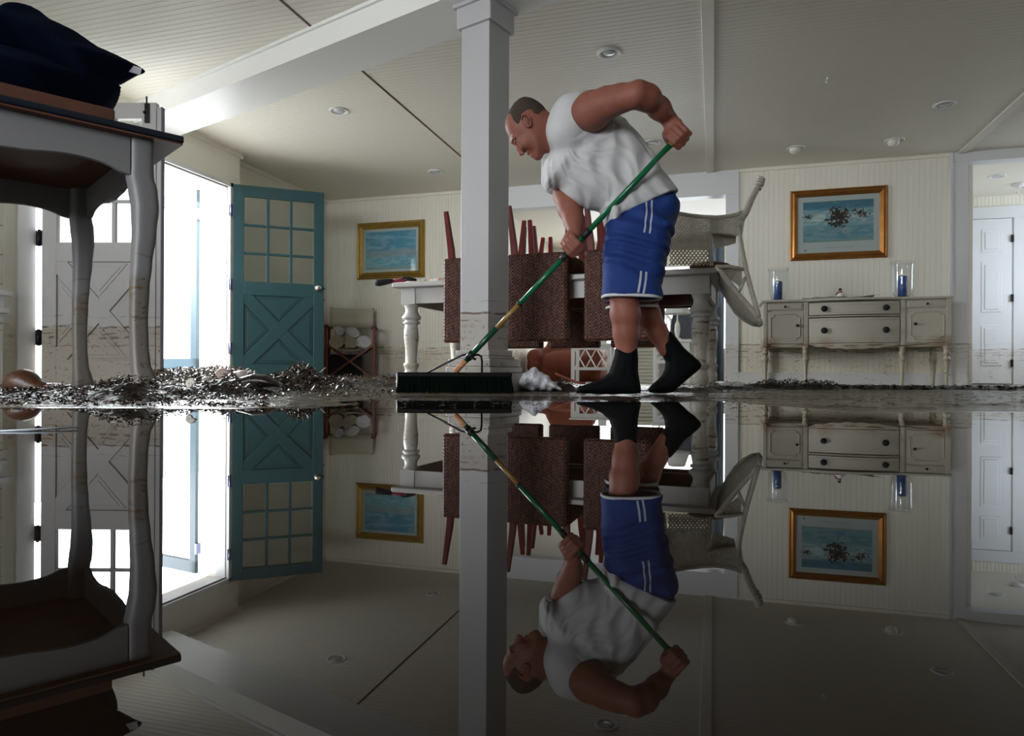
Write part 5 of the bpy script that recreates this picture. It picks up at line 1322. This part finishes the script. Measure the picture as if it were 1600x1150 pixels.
mb = MB(); mb.lathe([(.07, 0), (.05, .02), (.02, .04), (.035, .12), (.03, .2), (.010, .25), (.008, .34)], 20); mb.build('base', bt_, o)
mb = MB(); mb.lathe([(.16, .33), (.10, .50)], 24, None, False); mb.build('shade', bt_, o, solid=.003)
q = atY(1078, 598, 9.9); o = thing('wicker_chair', 'dark woven chair back standing against the bright far window', 'chair', (q.x, q.y, 0))
gw = plain('grey wicker', (.10, .11, .14), .7, 0, 60, .6, .8, 60)
mb = MB(); mb.grid(lambda u, v: (.26*math.cos(PI*(1-u))*(1-.25*(2*v-1)**2), .12*math.sin(PI*u), .42+.62*v), 18, 14); mb.build('backrest', gw, o, solid=.02)
mb = MB(); mb.lathe([(.24, .38), (.26, .42), (.24, .45)], 24); mb.build('seat', gw, o)
for a in range(4): mb = MB(); mb.tube([(.2*math.cos(a*PI/2+.7), .2*math.sin(a*PI/2+.7), .4), (.23*math.cos(a*PI/2+.7), .23*math.sin(a*PI/2+.7), 0)], .018, 8); mb.build('leg', gw, o)
t = NT('blue grey drape'); t.set(Base_Color=t.mix(t.noise(6, 3, t.obj()), (.10, .14, .19), (.20, .25, .31)), Roughness=.8)
def drape(px0, px1, Y_, label):
    a, b_ = atY(px0, 500, Y_), atY(px1, 500, Y_); w_ = b_.x-a.x
    mb = MB(); mb.grid(lambda u, v: (u*w_, .035*math.sin(u*w_*2*PI/.085)*(.6+.4*(1-v)), .02+2.1*v), 90, 8); o = mb.build('curtain', t.m, None, solid=.006); o.location = (a.x, Y_, 0); return tag(o, label, 'curtain')
drape(1109, 1131, 9.2, 'blue grey curtain in folds, hanging just left of the right door casing')
# garden stairs rail outside the far window
o = thing('stair_rail', 'pale lattice stair railing outdoors, sloping behind the far window', 'railing', (0, 0, 0))
def y13(px, py): return atY(px, py, 12.55)
mb = MB(); a, b_ = y13(1030, 478), y13(1078, 535); mb.tube([tuple(a), tuple(b_)], .035, 4); mb.build('handrail', plain('weathered wood', (.40, .40, .38), .7), o)
mb = MB()
for i in range(9):
    p_ = a+(b_-a)*i/8; mb.tube([tuple(p_), (p_.x, p_.y, .003)], .014, 4); mb.tube([tuple(p_), tuple(p_+Vector((-.25, 0, -.35)))], .010, 4)
mb.tube([tuple(a+Vector((0, 0, -.5))), tuple(b_+Vector((0, 0, -.5)))], .02, 4)
mb.build('lattice', plain('pale lattice wood', (.45, .45, .42), .7), o)
# ------------------------------------------------------------------ flood debris
from mathutils import noise as mn
def C(px, d, Z=0): u = (px-800)/F*d; return C2W(u, d, Z)
mounds = []      # (world x, y, radius across, radius away, height)
def mound(px, d, ra, rd, h): p_ = C(px, d); mounds.append((p_.x, p_.y, ra, rd, h))
mound(205, 2.42, .17, .15, .074); mound(165, 2.45, .10, .10, .05); mound(262, 2.55, .16, .16, .052)
mound(352, 2.95, .12, .13, .082); mound(385, 3.1, .12, .12, .066); mound(320, 2.9, .13, .12, .052)
mound(290, 4.9, .50, .35, .115); mound(345, 5.1, .45, .35, .13); mound(250, 4.7, .5, .35, .075)
mound(470, 3.9, .16, .20, .135); mound(440, 3.7, .22, .22, .085); mound(410, 3.5, .22, .2, .05); mound(505, 4.2, .2, .2, .07)
mound(570, 5.4, .35, .4, .06); mound(615, 5.2, .25, .3, .065); mound(540, 6.2, .3, .3, .075); mound(600, 6.8, .5, .3, .08)
mound(40, 3.6, .7, .5, .025); mound(120, 2.8, .5, .5, .030); mound(330, 3.4, .5, .6, .030)
for k in range(12): mound(1195+k*9, 4.9, .10, .10, .052+.012*math.sin(k*1.7))
mound(840, 4.05, .14, .14, .06); mound(870, 4.1, .16, .13, .062); mound(1140, 4.5, .3, .15, .045); mound(1080, 4.0, .25, .12, .035)
def HZ(x, y):
    h = 0
    for mx, my, ra, rd, hh in mounds:
        dx, dy = x-mx, y-my; u = dx*math.cos(TH)+dy*math.sin(TH); v = -dx*math.sin(TH)+dy*math.cos(TH)
        q_ = (u/ra)**2+(v/rd)**2
        if q_ < 5: h = max(h, hh*math.exp(-q_*1.3))
    return h
debris_col = [(.012, .009, .007), (.018, .012, .009), (.03, .018, .012), (.06, .035, .02), (.10, .06, .035), (.16, .11, .07), (.05, .015, .012), (.17, .14, .11), (.022, .030, .010)]
t = NT('wet debris'); at_ = t.n('ShaderNodeAttribute', attribute_name='tint'); t.set(Base_Color=at_.outputs['Color'], Roughness=.22); deb = t.m
# mud heaps
mudm = plain('black wet mud', (.014, .010, .008), .32, 0, 25, .5, .6, 90)
def heap(name, label, sel, res=.02):
    xs = [m_ for m_ in mounds if sel(m_)]; x0 = min(m_[0]-m_[2]*1.9 for m_ in xs); x1 = max(m_[0]+m_[2]*1.9 for m_ in xs); y0 = min(m_[1]-m_[3]*1.9 for m_ in xs); y1 = max(m_[1]+m_[3]*1.9 for m_ in xs)
    nx, ny = int((x1-x0)/res)+2, int((y1-y0)/res)+2; vs = []; 
    for j in range(ny):
        for i in range(nx):
            x, y = x0+i*res, y0+j*res; h_ = HZ(x, y); z = h_*.9-.006+(.35*h_+.004)*mn.noise(Vector((x*28, y*28, 3)))+.003*mn.noise(Vector((x*70, y*70, 1))); vs.append((x, y, max(z, -.02)))
    mb = MB(); fs = [(j*nx+i, j*nx+i+1, (j+1)*nx+i+1, (j+1)*nx+i) for j in range(ny-1) for i in range(nx-1) if max(vs[k][2] for k in (j*nx+i, j*nx+i+1, (j+1)*nx+i+1, (j+1)*nx+i)) > -.001]
    mb.add(vs, fs, None, True); o = mb.build(name, mudm, None); tag(o, label, 'mud', kind='stuff'); return o
heap('mud', 'dark wet mud and weed heaped over the left half of the floor', lambda m_: m_[0] < -1.0, .018)
heap('mud', 'low dark ridge of mud along the floor in front of the sideboard', lambda m_: m_[0] >= -1.0, .018)
# leaf, weed and shell litter
rnd = random.Random(11); V = []; Fc = []; colr = []
def flake(x, y, z, ln, wd, col, up=.3, dark=1):
    a = rnd.uniform(0, 2*PI); pit = rnd.gauss(0, up); n = 3; b0_ = len(V); curl = rnd.uniform(-.5, .5); roll = rnd.uniform(-.8, .8)
    for i in range(n+1):
        u = i/n-.5; wx = wd*(1-abs(2*u)**2*.75); cz = z+ln*u*math.sin(pit)+ln*curl*(u*u-.1)*.6
        for s_ in (-1, 1):
            V.append((x+ln*u*math.cos(a)*math.cos(pit)-s_*wx*.5*math.sin(a), y+ln*u*math.sin(a)*math.cos(pit)+s_*wx*.5*math.cos(a), max(.001, cz+s_*wx*.5*math.sin(roll))))
    for i in range(n): k = b0_+2*i; Fc.append((k, k+2, k+3, k+1)); colr.append(col)
def scatter(N, pxr, dr, ln, wd, pal, up=.3, dens=None, z_extra=.0):
    k = 0; tries = 0
    while k < N and tries < N*20:
        tries += 1; d = dr[0]+(dr[1]-dr[0])*rnd.random()**1.0; px = rnd.uniform(*pxr); p_ = C(px, d); h_ = HZ(p_.x, p_.y)
        if dens and rnd.random() > dens(px, d, h_): continue
        if p_.x < XL+.02 and not YD0 < p_.y < YD1: continue
        flake(p_.x, p_.y, h_+rnd.uniform(0, .012+.12*h_)+z_extra, rnd.uniform(*ln), rnd.uniform(*wd), rnd.choice(pal), up); k += 1
D = debris_col
scatter(4940, (-40, 420), (1.98, 2.9), (0.0062, 0.0217), (0.0025, 0.0074), D[:5]+D[:2]+[D[6]], .35, lambda px, d, h: .25+6*h+(.5 if mn.noise(Vector((px*.03, d*6, 0))) > 0 else 0))
scatter(6080, (-60, 620), (2.8, 5.5), (0.0074, 0.0279), (0.0025, 0.0087), D[:8], .4, lambda px, d, h: .15+8*h+(.5 if mn.noise(Vector((px*.02, d*3, 0))) > .05 else 0))
scatter(2850, (225, 400), (4.4, 5.7), (0.0124, 0.0434), (0.0050, 0.0136), [D[4], D[5], D[7], (.45, .40, .34), (.25, .17, .10)], .6, lambda px, d, h: h*12)
scatter(2850, (390, 560), (3.4, 4.5), (0.0093, 0.0434), (0.0031, 0.0087), D[1:8], .7, lambda px, d, h: h*14)
scatter(1710, (500, 700), (4.8, 7.2), (0.0124, 0.0372), (0.0037, 0.0099), D[2:8]+[D[7]], .4, lambda px, d, h: .2+h*10)
scatter(1330, (1170, 1320), (4.6, 5.2), (0.0074, 0.0310), (0.0025, 0.0074), D[:4]+[D[6]], .5, lambda px, d, h: h*20)
scatter(1330, (800, 1180), (3.8, 5.2), (0.0074, 0.0248), (0.0031, 0.0087), D[:5]+[D[7]], .3, lambda px, d, h: .15+h*14)
scatter(798, (1100, 1640), (2.1, 5.0), (0.0050, 0.0310), (0.0019, 0.0056), D[:6], .08)
scatter(380, (420, 900), (1.98, 3.3), (0.0037, 0.0186), (0.0019, 0.0056), D[:6], .06)
# long dark weed ridge toward the right
k = 0
while k < 1500:
    px = 1170+rnd.random()**1.3*470; d = 5.0+rnd.gauss(0, .06); p_ = C(px, d); flake(p_.x, p_.y, rnd.uniform(.002, .034)*(1 if px < 1320 else .9), rnd.uniform(.03, .11), rnd.uniform(.006, .014), rnd.choice(D[:4]), .12); k += 1
me = bpy.data.meshes.new('leaf_litter'); me.from_pydata(V, [], Fc); ca = me.color_attributes.new('tint', 'FLOAT_COLOR', 'CORNER')
arr = np.repeat(np.array([(c_[0]*.7, c_[1]*.68, c_[2]*.66, 1) for c_ in colr], np.float32), 4, axis=0); ca.data.foreach_set('color', arr.ravel())
lit = finish('leaf_litter', me, deb); tag(lit, 'litter of wet leaves, weed and shell bits strewn over the flooded floor', 'litter', kind='stuff')
# long ridge body
mb = MB()
def rf(u, v):
    px = 1165+u*480; d = 4.90+.22*v; p_ = C(px, d); return (p_.x, p_.y, -.004+.040*math.sin(PI*v)*(.85+.3*mn.noise(Vector((px*.06, 0, 2)))+.15*mn.noise(Vector((px*.3, v*3, 5)))))
mb.grid(rf, 260, 9); tag(mb.build('weed_ridge', mudm), 'thin black line of weed and mud across the floor at the right', 'weed', kind='stuff')
# islands of mud just breaking the water film
mb = MB(); NX, NY = 300, 200; vs = []
for j in range(NY):
    d = 1.97*(6.3/1.97)**(j/(NY-1))
    for i in range(NX):
        px = -120+1800*i/(NX-1); p_ = C(px, d); q = mn.noise(Vector((p_.x*1.6, p_.y*4.0, 7)))*.5+mn.noise(Vector((p_.x*6, p_.y*13, 2)))*.35+mn.noise(Vector((p_.x*22, p_.y*40, 4)))*.22
        bias = -.20 if px > 1120 else (-.06 if px < 620 else -.14)
        if 560 < px < 1140 and d < 3.2: bias -= (3.2-d)*.5*min(1, (px-560)/80, (1140-px)/80)
        if d < 2.15: bias -= (2.15-d)*1.2
        vs.append((p_.x, p_.y, max(-.003, min(.010, (q+bias)*.034))))
fs = [(j*NX+i, j*NX+i+1, (j+1)*NX+i+1, (j+1)*NX+i) for j in range(NY-1) for i in range(NX-1) if max(vs[k][2] for k in (j*NX+i, j*NX+i+1, (j+1)*NX+i+1, (j+1)*NX+i)) > 0 and (vs[j*NX+i][0] > XL+.03)]
mb.add(vs, fs, None, True); tag(mb.build('mud_film', plain('brown wet mud', (.035, .026, .017), .25, 0, 18, .6, .5, 70)), 'thin streaks of brown mud breaking the water between the pool and the walls', 'mud', kind='stuff')
mb = MB(); mb.tube([tuple(at(-20, 680, 1.13)), tuple(at(40, 677.5, 1.15)), tuple(at(122, 672.5, 1.20))], [.0012, .0022, .0018], 6); r_ = mb.build('streak', plain('pale bluish white', (.55, .60, .68), .5)); r_.location.z += max(0, .0022-at(40, 677.5, 1.15).z)  # thin pale bluish tube lying on the water
tag(r_, 'pale bluish reed floating on the clear pool at the left edge', 'streak')
# sticks that stand out of the heap
st = plain('wet stick bark', (.035, .016, .010), .4); stp = plain('pale straw', (.55, .52, .45), .6)
for i, (pts, r, m_, lb) in enumerate((
    ([(462, 590, 3.85), (458, 576, 3.85), (455, 562, 3.84)], .0055, st, 'leftmost of the dark sticks standing up from the tallest weed heap'),
    ([(481, 592, 3.9), (470, 578, 3.88), (464, 564, 3.86)], .0045, st, 'dark forked stick leaning left on the tallest weed heap'),
    ([(470, 590, 3.9), (479, 576, 3.9), (474, 567, 3.9)], .004, st, 'short crooked stick at the right of the weed heap'),
    ([(494, 590, 4.0), (500, 582, 4.0), (509, 574, 4.0)], .004, stp, 'pale straw stalk leaning against the teal door'),
    ([(425, 592, 3.6), (440, 588, 3.6), (452, 580, 3.62)], .004, st, 'thin dark twig lying up the left slope of the weed heap'))):
    mb = MB(); mb.tube([tuple(at(*p_)) for p_ in pts], [r, r*.9, r*.5], 6); tag(mb.build('stick', m_), lb, 'stick', 'sticks in the weed heap')
# shells
def coil_shell(px, py, d, R, label, mat, rz=0, tilt=0):
    o = thing('snail_shell', label, 'shell', tuple(at(px, py, d)), rz)
    mb = MB(); pts = []; rs = []
    for i in range(46):
        a = i/45*4.4*PI; k = math.exp(-a*.115); pts.append((R*.62*k*math.cos(a), -R*.5*(1-k), R*.62*k*math.sin(a))); rs.append(R*.42*k)
    mb.tube(pts, rs, 12); mb.build('whorls', mat, o); return o
shm = plain('chalky shell', (.46, .42, .38), .5, 0, 14, .35)
coil_shell(298, 600, 2.40, .023, 'white coiled snail shell on the black mud near the doorway', shm, TH-.1)
coil_shell(346, 585, 4.7, .052, 'larger coiled shell on top of the bright debris in the doorway', plain('pinkish shell', (.50, .40, .36), .5, 0, 14, .35), TH+.2)
s = SDF((-.24, -.15, -.02), (.24, .15, .16), .006)
s.ell((-.04, 0, .062), (.115, .095, .078), None, .02); s.ell((.04, -.01, .035), (.10, .07, .045), None, .04); s.ell((-.10, 0, .04), (.07, .07, .055), None, .03); s.cap((.11, -.02, .012), (.155, -.025, .004), .018, .012, .02)
t = NT('brown gourd skin'); c = t.mix(t.noise(7, 5, t.obj(), .6, 1.0), (.022, .008, .004), (.11, .042, .018)); t.set(Base_Color=c, Roughness=.42); t.bump(t.noise(40, 3, t.obj()), .004, .5)
o = s.build('conch_shell', t.m, None, smooth=1); q = C(44, 2.95); o.location = (q.x, q.y, .012); o.rotation_euler = (0, 0, TH); o.scale = (.60, .6, .72)
tag(o, 'large rounded brown conch shell lying at the far left of the floor', 'shell')
mb = MB(); mb.ball((.155, -.03, .025), (.03, .02, .022), 12); mb.build('pink_lip', plain('pink shell lip', (.45, .25, .22), .4), o)
for px, py, d, R, lb in ((268, 599, 2.9, .012, 'small pale pebble shell left of the white coiled shell'), (322, 594, 4.6, .035, 'round sandy clump left of the larger coiled shell'), (378, 585, 4.6, .04, 'whitish shell lump beside the foot of the teal door')):
    s = SDF((-R*2.2,)*3, (R*2.2,)*3, R/7); s.ell((0, 0, 0), (R, R*.8, R*.7), None, R*.3); s.ell((R*.6, 0, R*.2), (R*.6, R*.5, R*.5), None, R*.3); o = s.build('shell', shm, None, smooth=1); o.location = at(px, py, d); o.rotation_euler = (0, 0, rnd.uniform(0, 3)); tag(o, lb, 'shell')
# dark curved slab and leafy driftwood by the teal door
s = SDF((-.2, -.1, -.02), (.2, .1, .1), .006)
P_ = [(-.15, .03), (-.12, .035), (-.08, .028), (-.02, .045), (.04, .062), (.10, .058), (.15, .03), (.17, .0), (-.02, -.005), (-.10, .0)]
s.puff(P_, 0, .05, .03, 0); o = s.build('sunken_sandal', plain('wet black leather', (.012, .007, .006), .35), None, smooth=1); q = C(383, 3.15); o.location = (q.x, q.y, .035); o.rotation_euler = (0, 0, TH)
tag(o, 'dark humped sandal-like slab on the debris in front of the teal door', 'sandal')
# crumpled cloth at the foot of the post
s = SDF((-.17, -.14, -.02), (.19, .14, .16), .005)
def cl(x, z): return .006*np.sin(70*x+40*z+3*np.sin(25*z))+.003*np.sin(120*x-60*z)
s.puff([(-.10, 0), (-.095, .05), (-.07, .10), (-.02, .128), (.02, .122), (.06, .09), (.09, .06), (.13, .03), (.15, .005), (.06, -.004), (-.04, -.006)], 0, .085, .07, 0, fold=cl)
t = NT('wet rag'); c = t.mix(t.step(t.noise(8, 4, t.obj(), .6, 1), .52, .68), (.60, .61, .66), (.14, .12, .11)); t.set(Base_Color=c, Roughness=.7); t.bump(t.noise(60, 3, t.obj()), .01, .6)
o = s.build('crumpled_cloth', t.m, None, smooth=1); q = C(836, 3.95); o.location = (q.x, q.y, .008); o.rotation_euler = (0, 0, TH)
tag(o, 'crumpled pale wet cloth lying on the floor right of the post', 'cloth')
mb = MB(); mb.tube([tuple(at(868, 583, 4.2)), tuple(at(880, 589, 4.2)), tuple(at(900, 597, 4.15)), tuple(at(915, 599, 4.15))], [.006, .007, .008, .006], 6); tag(mb.build('stick', plain('red painted cane', (.22, .04, .025), .5)), 'reddish cane lying in the debris left of the front boot', 'stick')
q = C(1142, 4.45); s = SDF((-.1, -.06, -.01), (.12, .06, .05), .006); s.ell((-.02, 0, .018), (.05, .03, .018), None, .01); s.ell((.04, 0, .012), (.045, .025, .014), None, .01); o = s.build('crumpled_wrapper', plain('pale crumpled film', (.45, .45, .45), .4), None, smooth=1); o.location = (q.x, q.y, .022); tag(o, 'pale crumpled wrapper on the debris right of the turned table leg', 'wrapper')
